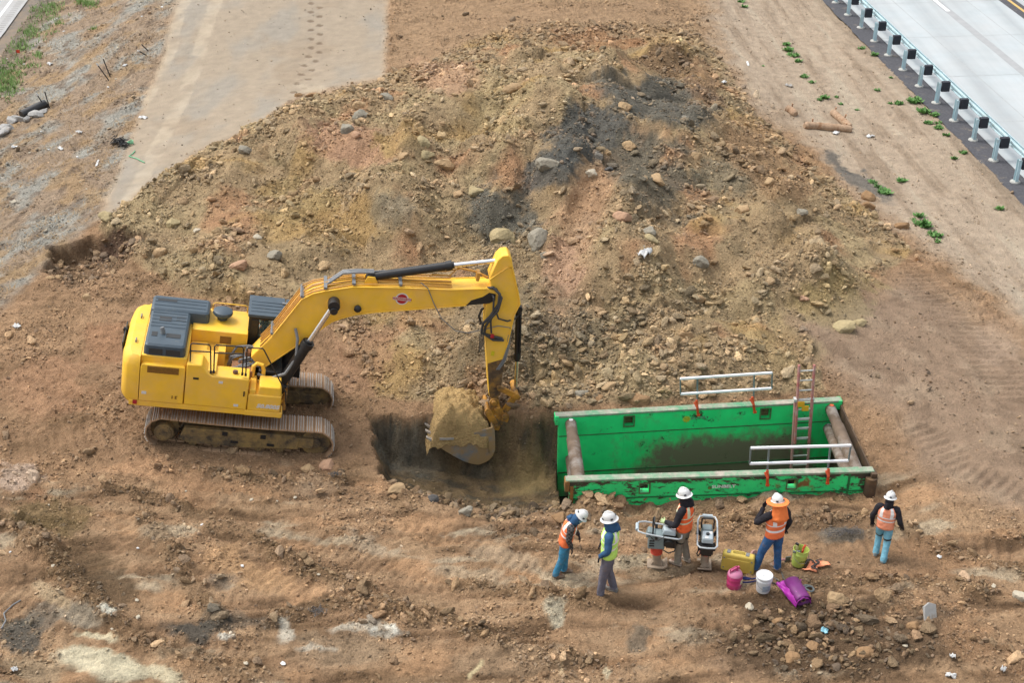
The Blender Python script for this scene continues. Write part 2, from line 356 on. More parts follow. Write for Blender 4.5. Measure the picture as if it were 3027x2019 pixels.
# tread prints
TR=[([(548,0),(505,150),(420,318)],.30,.16,.010),([(2640,760),(2800,900),(3020,1180)],.8,.24,.05),([(900,235),(1010,330)],.5,.2,.03),
([(430,790),(560,730),(640,640)],.35,.2,.03),([(240,1400),(262,1560),(330,1690)],.45,.2,.034),([(560,1400),(600,1520),(760,1680),(900,1760)],.45,.2,.034),
([(1280,1560),(1420,1650),(1590,1712)],.5,.19,.04),([(770,800),(900,680)],.35,.2,.03),([(360,1270),(250,1300),(60,1340)],.4,.2,.03),([(480,1760),(640,1760),(930,1790)],.35,.2,.03),
([(1080,1560),(1250,1690),(1330,1800)],.4,.2,.03),([(640,0),(560,240),(380,600)],.35,.15,.012),([(0,1760),(200,1840),(520,1930),(800,1965)],.42,.2,.04),([(620,1500),(900,1600),(1200,1700),(1500,1745)],.45,.2,.045),([(1150,1560),(1350,1600),(1600,1660),(1760,1740)],.4,.2,.045),([(300,1480),(420,1600),(640,1720)],.4,.2,.04),([(2500,1620),(2700,1600),(3000,1640)],.45,.22,.045),([(2700,1250),(2850,1380),(3020,1460)],.45,.22,.04),([(1700,1690),(1880,1640),(2100,1560)],.4,.2,.03),([(2200,1620),(2420,1560),(2600,1500)],.4,.22,.03),
([(330,480),(300,600),(200,720)],.4,.2,.02),([(2650,300),(2500,120),(2400,10)],.5,.2,.018),([(2560,330),(2420,170),(2300,30)],.5,.2,.018)]
m_tr=np.zeros(X.shape)
for pl,wd,per,amp in TR:
    q=[tuple(wb(*p)[:2]) for p in pl]; d,s=lined(q,X,Y); mk=sst(wd,wd*.6,d+.1*fbm(X*2,Y*2,3,71))*sst(-.35,.05,fbm(X*.8,Y*.8,3,72))
    Zd=Zd*(1-.7*mk)+mk*(1.5*amp*(np.abs(np.sin(PI*s/per))-.6)-amp*.6); m_tr=np.maximum(m_tr,mk)
WR=[([(90,1590),(190,1690),(300,1810),(420,1900),(600,1960),(760,2000)],.34,.14),([(430,1540),(520,1650),(570,1760),(660,1850)],.30,.12),([(330,1450),(520,1490),(620,1530)],.25,.08),([(820,1840),(960,1790),(1120,1790),(1240,1830)],.34,.13),([(1270,1800),(1450,1900),(1600,1950),(1760,1955)],.24,.08),([(150,1640),(60,1560),(-20,1540)],.4,.08),
([(620,1560),(760,1600),(900,1690),(1060,1740)],.32,.09),([(1350,1735),(1600,1760),(1780,1790)],.3,.07),([(1950,1560),(2250,1545),(2560,1530)],.35,.09),([(2350,1740),(2600,1720),(2900,1760)],.3,.08),([(2650,1560),(2800,1640),(3027,1700)],.3,.07),([(480,1380),(720,1420),(1000,1430)],.3,.08)]
m_wr=np.zeros(X.shape)
for pl,wd,ht_ in WR:
    q=[tuple(wb(*p)[:2]) for p in pl]; d,_s=lined(q,X,Y); mk=sst(wd,wd*.3,d+.22*fbm(X*1.6,Y*1.6,4,74)); Zd=Zd+mk*(ht_*.6+lump*.9+finel*.6); m_wr=np.maximum(m_wr,mk)
pitm=sst(.03,.25,pit)
scr=.16*np.abs(fbm(X*1.0+Y*1.2,Y*2.4-X*1.2,5,84,.65))+.04*fbm(X*.8+Y*2.5,Y*.9-X*1.3,4,81,.6)+.10*fbm(X*1.5,Y*1.5,5,82,.6)
slopeS=sst(.3,-.9,(Y-(wb(1300,1400)[1]))+.3*wx)     # 1 on the near, rubbly side of the pit
Zd=Zd*(1-pitm)+pitm*(scr*(1-.3*slopeS)+lump*1.3*slopeS)
Z=Zb+Zd-pit-hol
# room under the paved roads
G0=W(2671,203.6,0.); RU=np.array([-.0937,.9956]); RN=np.array([.9956,.0937])
def roff(px,py): return float(np.dot((W(px,py,0.)-G0)[:2],RN))
RA=roff(2600,165)
offR=(X-G0[0])*RN[0]+(Y-G0[1])*RN[1]
edge=.05*fbm(X*1.5,Y*1.5,3,91)
mr=sst(RA-.02,RA+.16,offR+edge)
Z=Z*(1-mr)+mr*(-.30)
LZ=-1.15; L0=W(103,0,LZ); L1=W(0,145,LZ); LU=(L1-L0)[:2]/np.linalg.norm((L1-L0)[:2]); LN=np.array([LU[1],-LU[0]])
if LN[0]>0: LN=-LN
offL=(X-L0[0])*LN[0]+(Y-L0[1])*LN[1]
ml=sst(-.25,.1,offL); Z=Z*(1-ml)+ml*(LZ-.3); mlv=sst(-1.6,-.1,offL)*(1-ml); Z=Z*(1-mlv*.9)+mlv*.9*(LZ-.03)
e_w=(SH_NR-SH_NL)[:2]; L_w=np.hypot(*e_w); e_w=e_w/L_w; n_w=np.array([e_w[1],-e_w[0]])
sN=(X-SH_NL[0])*e_w[0]+(Y-SH_NL[1])*e_w[1]; dN=(X-SH_NL[0])*n_w[0]+(Y-SH_NL[1])*n_w[1]
zt=-.26-.12*np.sin(sN*.9+.4)*sst(0,1.5,sN)+.20*fbm(X*1.7,Y*1.7,5,95,.62)+finel*.9+lump*.8+.34*sst(.8,.1,np.abs(sN-.55))*sst(0,.3,sN)
mN=sst(1.5,.25,dN)*sst(-.05,.0,dN)*sst(-.5,.1,sN)*sst(L_w+.9,L_w+.2,sN); Z=Z*(1-mN)+zt*mN
# worker strip kept gentle, soil banked against the near wall of the shield
# ------------------------------------------------------------------ colour of the soils
C=np.zeros(X.shape+(3,)); C[:]=lin((158,122,91))
def paint(mask,rgb,a=1.):
    global C
    k=(mask*a)[...,None]; C=C*(1-k)+lin(rgb)*k
paint(sst(-.1,.35,fbm(X*.35,Y*.35,4,101)),(172,134,100),.8); paint(sst(.0,.4,fbm(X*.6,Y*.8,4,102)),(128,98,70),.75)
paint(m_near*sst(-.1,.3,an),(186,150,116),.6); paint(m_near*sst(.05,.4,-an),(104,78,56),.85)
paint(m_near*sst(.1,.35,fbm(X*.5,Y*1.2,4,108)),(192,146,106),.7); paint(m_near*sst(.2,.4,fbm(X*.45,Y*1.3,5,109)),(196,178,154),.6)
paint(m_wr*(.6+.4*sst(-.2,.2,fbm(X,Y,3,75))),(134,104,74),.75)
paint(m_hp,(167,139,105)); paint(m_hp*sst(-.05,.3,fbm(X*.5,Y*.5,4,103)),(174,150,112),.8); paint(m_hp*sst(.05,.35,fbm(X*.7,Y*.7,4,104)),(144,122,92),.75)
paint(m_hp*sst(.15,.4,fbm(X*.4,Y*.4,4,105)),(176,128,92),.8)
paint(m_hp*sst(.12,.36,fbm(X*.33,Y*.4,4,115)),(178,142,86),.75)
paint(_gul,(184,144,114),.75)
paint(sst(20,-40,polyd([(1145,-60),(2090,-60),(2140,170),(2060,130),(1800,120),(1500,110),(1280,190),(1142,232)],QX,QY)),(160,128,98),.85)
paint(m_rs,(190,161,132)); paint(m_rs*sst(.0,.35,diag),(160,130,100),.75); paint(m_rs*sst(.1,.4,-diag),(200,178,150),.6)
paint(m_rl,(166,130,98)); paint(m_rl*sst(.0,.3,fbm(X*.7,Y*.7,4,106)),(180,146,112),.7); paint(m_rl*sst(.1,.35,fbm(X*.9,Y*.9,4,107)),(136,104,76),.6)
paint(m_ls,(156,132,112)); paint(m_ls*sst(-.1,.25,fbm(X*.5-Y*.3,X*.35+Y*.25,5,110)),(154,149,144),1.); paint(m_ls*sst(.05,.3,fbm(X*.6-Y*.36,X*.5+Y*.3,5,111)),(166,134,98),.8)
paint(m_ls*sst(.12,.35,fbm(X*1.3-Y*.8,X*1.1+Y*.7,5,112)),(120,100,86),.7)
paint(m_h,(184,160,134)); paint(m_h*sst(-.1,.4,fbm(X*.5,Y*.22,4,113)),(172,158,144),.9); paint(m_h*sst(.1,.4,fbm(X*.35,Y*.3,4,114)),(176,148,118),.6)
PATCH=[(1020,430,150,62,15,(180,136,108),.85),(1330,235,120,55,8,(184,142,112),.8),(1760,560,190,52,-42,(180,140,106),.9),(1660,800,55,110,-12,(182,142,116),.8),
(1000,655,180,85,0,(172,136,82),.85),(880,600,120,60,0,(160,136,92),.6),(1745,395,165,92,-25,(92,91,90),.95),(1950,300,210,75,12,(98,96,92),.9),(1630,500,110,62,-30,(92,91,90),.9),(1480,640,125,95,20,(104,100,93),.95),
(1935,520,110,160,-30,(104,97,86),.85),(1860,480,80,80,0,(108,100,88),.8),(1150,620,60,70,0,(120,114,102),.6),(2150,520,100,60,0,(122,114,98),.65),(1600,1010,260,150,-10,(112,100,80),.75),(1420,870,150,90,0,(126,108,84),.6),
(1480,330,85,100,-20,(172,148,108),.85),(2470,900,130,90,10,(166,140,90),.8),(2300,1040,150,70,0,(166,140,98),.7),(1750,120,130,36,0,(156,110,74),.75),(1960,190,120,34,8,(150,122,88),.8),(2270,480,190,90,42,(156,120,86),.75),(2080,250,60,80,-30,(148,110,80),.6),
(130,1150,140,110,0,(172,128,96),.7),(330,1020,90,70,0,(164,118,86),.7),(1060,1050,110,110,0,(164,124,94),.75),(960,1120,90,60,0,(176,136,106),.6),(880,760,140,60,-10,(156,132,98),.5),(1240,930,90,50,0,(168,134,90),.6),
(720,1690,130,55,20,(194,150,108),.85),(420,1380,130,36,0,(192,146,108),.8),(560,1440,110,60,20,(188,142,104),.5),(260,1690,150,80,35,(108,84,60),.8),(150,1530,130,70,0,(124,102,66),.75),(330,1740,110,60,30,(104,82,60),.7),
(580,1870,105,36,8,(80,77,74),.9),(700,1850,130,30,0,(98,90,82),.6),(60,1890,70,60,20,(92,88,84),.9),(120,1830,60,40,0,(110,102,94),.7),(1880,1905,45,45,35,(112,104,94),.7),(660,1720,60,30,0,(128,114,102),.6),
(300,1975,150,38,16,(222,208,180),.9),(400,1990,110,24,16,(214,200,172),.85),(285,1885,65,16,14,(214,198,168),.85),(250,1825,90,36,12,(166,150,132),.9),(330,1822,26,10,0,(228,222,210),.9),(480,2005,60,20,20,(210,194,164),.8),(150,1760,60,30,28,(198,168,134),.9),(120,1990,110,45,10,(186,160,130),.6),
(1060,1870,110,16,4,(206,196,184),.7),(1130,1882,40,14,0,(232,228,222),.85),(930,1925,60,10,3,(234,228,220),.8),(840,1880,26,30,0,(214,204,192),.7),(680,1895,30,12,0,(226,220,212),.7),(1000,1930,160,60,0,(164,138,112),.6),(1500,1960,200,50,0,(174,142,112),.7),(1410,1985,12,40,8,(226,206,160),.7),(1790,1985,10,40,-10,(222,206,176),.7),(1655,1990,8,30,0,(220,190,150),.6),
(1640,1818,34,32,20,(192,178,156),.95),(1870,1670,95,28,-14,(176,158,134),.85),(1600,1690,40,18,25,(190,168,142),.8),(1500,1650,140,30,14,(178,152,126),.7),(1420,1710,140,24,5,(186,162,136),.7),(1100,1610,90,24,10,(184,164,142),.6),(1980,1700,130,24,-6,(172,146,118),.7),
(60,1420,80,40,0,(200,172,156),.75),(120,1470,60,30,0,(176,130,96),.5),(2540,535,120,26,32,(120,112,106),.9),(2490,485,70,16,40,(104,98,94),.85),(2280,1940,55,32,10,(210,198,180),.7),(2320,1990,60,20,10,(206,192,172),.6),(2200,1960,120,60,0,(166,132,104),.7),
(2470,1900,380,150,0,(102,79,59),1.),(2700,1860,150,70,0,(122,96,74),.8),(2850,1900,90,60,30,(164,124,90),.7),(2600,1660,300,80,0,(138,104,76),.65),(2450,1560,200,40,0,(134,104,78),.7),(1800,1540,150,34,5,(140,112,84),.7),(2480,1580,60,18,-14,(120,112,104),.8),
(2960,1000,70,90,30,(188,152,122),.5),(2300,1640,200,30,0,(162,124,92),.6),(1200,1480,90,24,10,(150,118,86),.6),(940,1440,110,30,0,(182,148,118),.6),(1700,1480,40,18,0,(150,120,92),.6)]
for cx,cy,rx,ry,rot,rgb,a in PATCH:
    k=(np.abs(QX-cx)<rx*2.2+ry*2.2)&(np.abs(QY-cy)<rx*2.2+ry*2.2)
    if not k.any(): continue
    t=math.radians(rot); u=(QX[k]-cx); v=(QY[k]-cy); uu=(u*math.cos(t)+v*math.sin(t))/rx; vv=(-u*math.sin(t)+v*math.cos(t))/ry
    q=np.sqrt(uu*uu+vv*vv)+.55*wx[k]-.45*wy[k]+.45*fbm(X[k]*1.3,Y[k]*1.3,5,121,.7)+.2*fbm(X[k]*5,Y[k]*5,3,120)
    mk=sst(1.15,.62,q)*a; C[k]=C[k]*(1-mk[:,None])+lin(rgb)*mk[:,None]
# footprints across the haul road
for i in range(23):
    py=8+i*13.2; pxc=932-(max(0,py-150)*.42)+(13 if i%2 else -13)
    k=(np.abs(PX-pxc)<26)&(np.abs(PY-py)<12)
    q=np.hypot((PX[k]-pxc)/11.,(PY[k]-py)/4.2)+.5*fbm(X[k]*7,Y[k]*7,2,131); mk=sst(1.1,.7,q)*.75
    C[k]=C[k]*(1-mk[:,None])+lin((128,100,76))*mk[:,None]; Z[k]-=.02*mk
paint(m_tr*m_h,(214,190,160),.45)
# pit: damp scraped clay, dark shale at its head
paint(pitm,(114,94,70)); stre=fbm(X*.9+Y*2.6,Y*.9-X*1.4,4,83,.6)
paint(pitm*(1-slopeS)*sst(-.15,.25,stre),(132,108,76),.8); paint(pitm*(1-slopeS)*sst(.0,.3,-stre),(88,80,68),.85)
paint(pitm*sst(1,.4,np.hypot((QX-1180)/170,(QY-1270)/75)),(120,116,108),.55); paint(pitm*sst(1,.4,np.hypot((QX-1560)/120,(QY-1290)/60)),(166,140,92),.8)
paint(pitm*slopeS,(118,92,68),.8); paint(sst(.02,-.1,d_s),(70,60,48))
paint(sst(.25,.02,np.abs(pA))*(1-pitm)*.7,(166,130,98),.6)
hm=sst(.0,.2,hol); paint(hm,(126,98,74),.85); paint(hm*sst(1,.5,np.hypot((QX-330)/110,(QY-715)/22)),(104,78,66),.8)
mlg=sst(-1.6,-.5,offL)*sst(.1,-.3,offL); paint(mlg,(120,108,96),.8)
paint(sst(.5,.1,np.abs(offR-RA+.1)),(150,128,104),.4)
_l=(C@np.array([.2126,.7152,.0722]))[...,None]; C=(_l+(C-_l)*.84)*np.array([1.0,1.015,.93])
C*=(1-.34*m_h-(.26*m_rs+.26*m_rl)*(1-m_h))[...,None]; _l=(C@np.array([.2126,.7152,.0722]))[...,None]; _k=np.clip(.22*m_rs+.22*m_rl+.2*m_h,0,.3)[...,None]; C=C*(1-_k)+_l*_k
C*= (1+.16*fbm(X*2.2,Y*2.2,4,140))[...,None]
C=np.clip(C,.002,.9)
# ------------------------------------------------------------------ mesh of the ground
ny,nx=X.shape
def heights(x,y):
    i=np.clip(np.searchsorted(gx,x)-1,0,nx-2); j=np.clip(np.searchsorted(gy,y)-1,0,ny-2)
    u=(x-gx[i])/(gx[i+1]-gx[i]); v=(y-gy[j])/(gy[j+1]-gy[j])
    return (Z[j,i]*(1-u)+Z[j,i+1]*u)*(1-v)+(Z[j+1,i]*(1-u)+Z[j+1,i+1]*u)*v
def hz(x,y): return float(heights(np.array([x]),np.array([y]))[0])
def G(px,py):
    """the point of the ground seen at this pixel of the photograph"""
    d=ray(px,py); t0=(3.3-H)/d[2]; t1=(-3.2-H)/d[2]; t=np.linspace(t0,t1,900)
    p=CAM+t[:,None]*d; h=heights(p[:,0],p[:,1]); k=np.argmax(p[:,2]<h)
    return np.array([p[k,0],p[k,1],h[k]])
def colat(x,y):
    i=np.clip(np.searchsorted(gx,x),0,nx-1); j=np.clip(np.searchsorted(gy,y),0,ny-1); return C[j,i]
def bigmesh(name,V,Fq,cols,k,m,smooth=True,alpha=None):
    me=bpy.data.meshes.new(name); me.vertices.add(len(V)); me.vertices.foreach_set('co',np.ascontiguousarray(V,np.float32).ravel())
    me.loops.add(Fq.size); me.loops.foreach_set('vertex_index',np.ascontiguousarray(Fq,np.int32).ravel())
    me.polygons.add(len(Fq)); me.polygons.foreach_set('loop_start',np.arange(0,Fq.size,k,dtype=np.int32)); me.polygons.foreach_set('loop_total',np.full(len(Fq),k,np.int32))
    me.polygons.foreach_set('use_smooth',np.full(len(Fq),smooth,bool))
    a=me.color_attributes.new('Col','FLOAT_COLOR','POINT'); a.data.foreach_set('color',np.concatenate([cols,np.ones((len(V),1)) if alpha is None else alpha.reshape(-1,1)],1).astype(np.float32).ravel())
    me.update(calc_edges=True); me.materials.append(m); o=bpy.data.objects.new(name,me); COL.objects.link(o); return o
M_soil=soilmat('soil'); M_rock=soilmat('clod earth',.2,.8)
idx=np.arange(ny*nx).reshape(ny,nx)
FQ=np.stack([idx[:-1,:-1],idx[:-1,1:],idx[1:,1:],idx[1:,:-1]],-1).reshape(-1,4)
SOILK=1.04
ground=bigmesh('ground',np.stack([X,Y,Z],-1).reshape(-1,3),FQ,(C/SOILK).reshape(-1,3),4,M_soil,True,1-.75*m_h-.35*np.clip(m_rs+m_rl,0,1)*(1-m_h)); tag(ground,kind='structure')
# ------------------------------------------------------------------ clods and broken rock
def icos(sub):
    bm=bmesh.new(); bmesh.ops.create_icosphere(bm,subdivisions=sub,radius=1); v=np.array([p.co[:] for p in bm.verts]); f=np.array([[q.index for q in p.verts] for p in bm.faces]); bm.free(); return v,f
def rockshape(sub,rng,ncut=14,rg=.12):
    v,f=icos(sub); v=v.copy()
    n=rng.normal(size=(ncut,3)); n/=np.linalg.norm(n,axis=1)[:,None]; d=rng.uniform(.42,.78,ncut)
    dt=v@n.T; s=np.min(np.where(dt>1e-3,d/np.maximum(dt,1e-3),9),1); s=np.minimum(s,1.); v=v*s[:,None]
    v*=1+rng.normal(0,rg*.35,(len(v),1)); v*=rng.uniform([.85,.55,.38],[1.35,1.,.72]); return v,f
def rotm(rng,n,tilt=.5):
    a=rng.uniform(0,2*PI,n); b=rng.normal(0,tilt,n); c=rng.normal(0,tilt,n)
    ca,sa,cb,sb,cc,sc=np.cos(a),np.sin(a),np.cos(b),np.sin(b),np.cos(c),np.sin(c); o=np.zeros(n); i=np.ones(n)
    Rz=np.stack([ca,-sa,o,sa,ca,o,o,o,i],1).reshape(n,3,3); Rx=np.stack([i,o,o,o,cb,-sb,o,sb,cb],1).reshape(n,3,3); Ry=np.stack([cc,o,sc,o,i,o,-sc,o,cc],1).reshape(n,3,3)
    return Rz@Rx@Ry
def boulder_shape(sub,rng):
    v,f=icos(sub); v=v.copy(); n=rng.normal(size=(13,3)); n/=np.linalg.norm(n,axis=1)[:,None]; d=rng.uniform(.52,.80,13)
    dt=v@n.T; s=np.min(np.where(dt>1e-3,d/np.maximum(dt,1e-3),9),1); v*=np.minimum(s,1.)[:,None]; return v/np.abs(v).max(0),f
ROCKTINT=np.array([lin((150,132,104)),lin((128,120,104)),lin((176,148,112)),lin((112,106,98)),lin((170,140,110))])
KEEP=[]   # circles (x,y,r) kept clear of clods
def scatter(name,N,dens,smin,smax,pw,sub,seed,tint=.3,jit=.2):
    rng=np.random.default_rng(seed)
    jc=rng.integers(8,ny-9,N*8); ic=rng.integers(8,nx-9,N*8)   # grid cells are finer near the camera
    ok=view[jc,ic]&(rng.random(N*8)<dens[jc,ic]); jc,ic=jc[ok][:N],ic[ok][:N]; n=len(jc)
    x=gx[ic]+rng.uniform(-.03,.03,n); y=gy[jc]+rng.uniform(-.05,.05,n); z=heights(x,y)
    s=smin*(1-rng.random(n)*(1-(smax/smin)**(-pw)))**(-1/pw)
    for kx,ky,kr in KEEP:
        q=(x-kx)**2+(y-ky)**2>kr*kr; x,y,z,s,jc,ic=x[q],y[q],z[q],s[q],jc[q],ic[q]
    n=len(x); R=rotm(rng,n); shp_=[rockshape(sub,rng) for _ in range(14)]; which=rng.integers(0,14,n)
    base=C[jc,ic]*(1-tint)+ROCKTINT[rng.integers(0,5,n)]*tint; ok2=base.max(1)<.52; x,y,z,s,R,which,base=x[ok2],y[ok2],z[ok2],s[ok2],R[ok2],which[ok2],base[ok2]; n=len(x); base=base*np.exp(rng.normal(.13,jit,n))[:,None]
    Vs,Fs,Cs=[],[],[];k=0
    for t in range(14):
        q=np.where(which==t)[0]; v,f=shp_[t]
        P=np.einsum('nij,vj->nvi',R[q],v)*s[q][:,None,None]*.5+np.stack([x[q],y[q],z[q]+s[q]*.15],1)[:,None,:]
        Vs.append(P.reshape(-1,3)); Fs.append((f[None]+(np.arange(len(q))*len(v))[:,None,None]).reshape(-1,3)+k); k+=len(q)*len(v); Cs.append(np.repeat(base[q],len(v),0))
    return bigmesh(name,np.concatenate(Vs),np.concatenate(Fs),np.clip(np.concatenate(Cs)/SOILK,.003,.8),3,M_rock,False)
for _k in ((1652,1690,.4),(1790,1752,.5),(1925,1742,.35),(2015,1665,.45),(2080,1672,.35),(2275,1688,.5),(2600,1645,.4),(2180,1690,.4),(2170,1732,.2),(2255,1745,.22),(2215,1722,.25),(2360,1672,.2),(2420,1680,.35),(2360,1770,.3),(2310,1740,.25),(2235,1650,.2),(2500,1580,.3)):
    _p=wb(_k[0],_k[1]); KEEP.append((_p[0],_p[1],_k[2]))
nogo=(1-mr)*(1-ml)*(1-DB/2.1)
edgef=1-np.clip(sst(2150,2350,PX)*sst(500,640,PY)+sst(1050,900,PX)*sst(700,800,PY),0,1)*sst(-150,-10,d_hp)*.85
dn1=np.clip((.6*mN*sst(1.6,.5,sN)*sst(-.3,.1,sN)+m_wr*.22+(m_rub*.95*sst(-.12,.2,fbm(X*.75,Y*.75,3,53))+m_hp*.06+m_hp*.7*sst(1.1,.6,np.hypot((QX-1800)/330,(QY-1040)/150)))*edgef+.05*rub2+slopeS*pitm*1.0+.8*hm*.5+sst(1,.5,np.hypot((QX-2480)/380,(QY-1890)/130))*.5+sst(0,-20,d_hp)*sst(-70,-20,d_hp)*.5)*(1-flat)*nogo*(1-m_tr*.8)*(1-.8*pitm*(1-slopeS)),0,1)
dn0=np.clip((m_wr*1.+m_rub*(.3+.7*sst(-.15,.2,fbm(X*1.3,Y*1.3,3,54)))+m_hp*.2+.5*rub2+.10+slopeS*pitm*.5)*(1-flat*.93)*nogo*(1-m_tr*.7)*(1-.8*pitm*(1-slopeS)),0,1)
tag(scatter('gravel',140000,dn0,.03,.13,1.5,1,201),kind='stuff')
tag(scatter('rubble',30000,dn1,.085,.5,2.05,2,202,.35,.24),kind='stuff')
# ================================================================== ROADS
def strip(o0,o1,z,v0,v1,n=2,wob=0,seed=0):
    """points of a band along the right hand highway, between two offsets from the guardrail posts"""
    vv=np.linspace(v0,v1,n); rows=[]
    for v in vv:
        e=wob*float(fbm(np.array([v*1.3]),np.array([seed+.5]),4,seed)) if wob else 0
        a=G0[:2]+RU*v+RN*(o0+e); b=G0[:2]+RU*v+RN*o1
        rows.append([(a[0],a[1],z),(b[0],b[1],z)])
    return rows
RB=roff(2669,172)
M_asph=mat('asphalt',alb(92,92,97),.95,0,.22,14,.5,60,alb(150,138,124),1.5,.36,.3,.01)
M_conc=mat('concrete',alb(196,204,207),.9,0,.05,1.3,.15,90,alb(204,206,206),.5,.42,.3,.004,.2)
M_concl=mat('concrete old',alb(196,196,196),.9,0,.06,1.3,.15,90,alb(182,180,176),.7,.42,.3,.004,.2)
M_paint=mat('road paint',alb(246,248,248),.8,0,.04,8); M_ypaint=mat('yellow paint',alb(226,190,112),.8,0,.05,8)
M_joint=mat('joint',alb(184,188,188),.95,0,.1,6); M_oil=mat('tyre stain',alb(180,182,183),.95,0,.06,3)
tag(MB().grid(strip(RA-.05,RB+.03,-.05,-80,130,420,.10,4)).build('asphalt_shoulder',M_asph,smooth=0),kind='structure')
RY_=roff(2980,0)
t_=M_conc.node_tree; b_=t_.nodes['Principled BSDF']; src_=b_.inputs['Base Color'].links[0].from_socket; tc_=t_.nodes['Texture Coordinate']
mp_=t_.nodes.new('ShaderNodeMapping'); mp_.inputs['Rotation'].default_value=(0,0,math.atan2(RU[0],RU[1])); mp_.inputs['Scale'].default_value=(1.1,.035,1); t_.links.new(tc_.outputs['Object'],mp_.inputs['Vector'])
n_=t_.nodes.new('ShaderNodeTexNoise'); n_.inputs['Scale'].default_value=1.; n_.inputs['Detail'].default_value=6; t_.links.new(mp_.outputs[0],n_.inputs['Vector'])
r_=t_.nodes.new('ShaderNodeMapRange'); r_.inputs['From Min'].default_value=.35; r_.inputs['From Max'].default_value=.65; r_.inputs['To Min'].default_value=.84; r_.inputs['To Max'].default_value=1.06; t_.links.new(n_.outputs['Fac'],r_.inputs['Value'])
v_=t_.nodes.new('ShaderNodeVectorMath'); v_.operation='SCALE'; t_.links.new(src_,v_.inputs[0]); t_.links.new(r_.outputs[0],v_.inputs['Scale']); t_.links.new(v_.outputs[0],b_.inputs['Base Color'])
tag(MB().grid(strip(RB,RY_-.35,-.03,-80,130,80)).build('highway',M_conc,smooth=0),kind='structure')
tag(MB().grid(strip(RY_-.35,RY_+.12,-.034,-80,130)).grid(strip(RY_+.12,RY_+.4,-.034,-80,130)).build('highway_median_edge',M_asph,smooth=0),kind='structure')
tag(MB().grid(strip(RY_+.4,RY_+9,-.03,-80,130)).build('highway_far_lane',M_conc,smooth=0),kind='structure')
mk=MB(); ym=MB(); jt=MB()
lw=roff(2804,30); v_end=float(np.dot((W(2804,30)-G0)[:2],RU))
for k in range(-8,9): mk.grid(strip(lw-.09,lw+.09,-.026,v_end+k*12.2,v_end+k*12.2+3.05))
ym.grid(strip(RY_+.02,RY_+.16,-.0255,-80,130))
for px,py in ((2640,0),(2975,90)):
    o=roff(px,py); jt.grid(strip(o-.018,o+.018,-.0262,-80,130))
for k in range(-14,22):
    v=v_end+k*4.6+1.3; jt.grid([[tuple((G0[:2]+RU*v+RN*RB))+(-.0258,),tuple((G0[:2]+RU*v+RN*(RY_-.36)))+(-.0258,)],[tuple((G0[:2]+RU*(v+.03)+RN*RB))+(-.0258,),tuple((G0[:2]+RU*(v+.03)+RN*(RY_-.36)))+(-.0258,)]])
st=MB(); st.grid(strip(lw-.16,lw+.2,-.0275,-80,130,200,.05,3)); tag(st.build('highway_joint',M_oil,smooth=0),kind='structure')
tag(mk.build('lane_marking',M_paint,smooth=0),kind='structure'); tag(ym.build('lane_marking',M_ypaint,smooth=0),kind='structure'); tag(jt.build('highway_joint',M_joint,smooth=0),kind='structure')
def lstrip(o0,o1,z,v0,v1,n=2,wob=0):
    r=[]
    for v in np.linspace(v0,v1,n):
        e=wob*float(fbm(np.array([v*.9]),np.array([7.5]),4,2)) if wob else 0
        a=L0[:2]+LU*v+LN*(o0+e); b=L0[:2]+LU*v+LN*o1; r.append([(a[0],a[1],z),(b[0],b[1],z)])
    return r
tag(MB().grid(lstrip(.35,9,LZ,-80,90,200,.06)).build('side_road',M_concl,smooth=0),kind='structure')
M_asph2=mat('asphalt worn',alb(128,120,112),.95,0,.2,9,.5,50,alb(150,134,116),1.2,.5,.3,.01)
tag(MB().grid(lstrip(-.22,.5,LZ-.05,-80,90,300,.18)).build('side_road_shoulder',M_asph2,smooth=0),kind='structure')
q=W(34,0,LZ); ll=float(np.dot((q-L0)[:2],LN)); tag(MB().grid(lstrip(ll-.07,ll+.07,LZ+.004,-80,90)).build('lane_marking',M_paint,smooth=0),kind='structure')
M_rum=mat('rumble groove',alb(158,156,152),.95)
rm=MB(); rl=.5*ll+.1
for k in range(-30,120):
    rm.grid(lstrip(rl-.15,rl+.15,LZ+.003,k*.3,k*.3+.1))
tag(rm.build('rumble_strip',M_rum,smooth=0),kind='structure')
# ================================================================== EXCAVATOR
XR=Euler((0,.19,.12),'XYZ').to_matrix()     # nose a little down, standing on the slope to the pit
XRn=np.array(XR); XO=W(715,1345,-.1)-XRn@np.array([0,-1.22,0])
def E(px,py,yl):
    d=XRn.T@ray(px,py); o=XRn.T@(CAM-XO); t=(yl-o[1])/d[1]; p=o+d*t; return (float(p[0]),float(p[2]))
def EZ(px,py,zl):
    d=XRn.T@ray(px,py); o=XRn.T@(CAM-XO); t=(zl-o[2])/d[2]; p=o+d*t; return (float(p[0]),float(p[1]))
def z1(x,y): return 330+x*.3316,860+y*.3316
def z2(x,y): return 800+x*.38259,720+y*.38259
def z3(x,y): return 1030+x*.29774,1140+y*.29774
DUST=alb(176,146,112)
M_yel=mat('yellow paint machine',(.84,.50,.042),.55,0,.07,3,.06,40,alb(222,176,92,.95),1.9,.42,.35,.004,.16)
M_yeld=mat('worn yellow',alb(214,152,56),.6,0,.2,5,.2,40,alb(92,78,62),2.6,.46,.4,.006,.1)
M_hood=mat('slate plastic',alb(76,92,104),.5,0,.10,4,.08,30,alb(120,124,122),3,.30,.5,.004,.12)
M_blk=mat('black steel',alb(40,40,42),.45,0,.2,6,.1,30,alb(96,84,70),3,.30,.5,.004,.1)
M_rub=mat('hose rubber',alb(70,70,72),.6,0,.2,9); M_hoseg=mat('grey hose',alb(140,142,144),.5,0,.12,9)
M_chr=mat('chrome rod',(.82,.82,.83),.22,1.,0); M_pipe=mat('yellow pipe',alb(216,160,70),.45,0,.15,6)
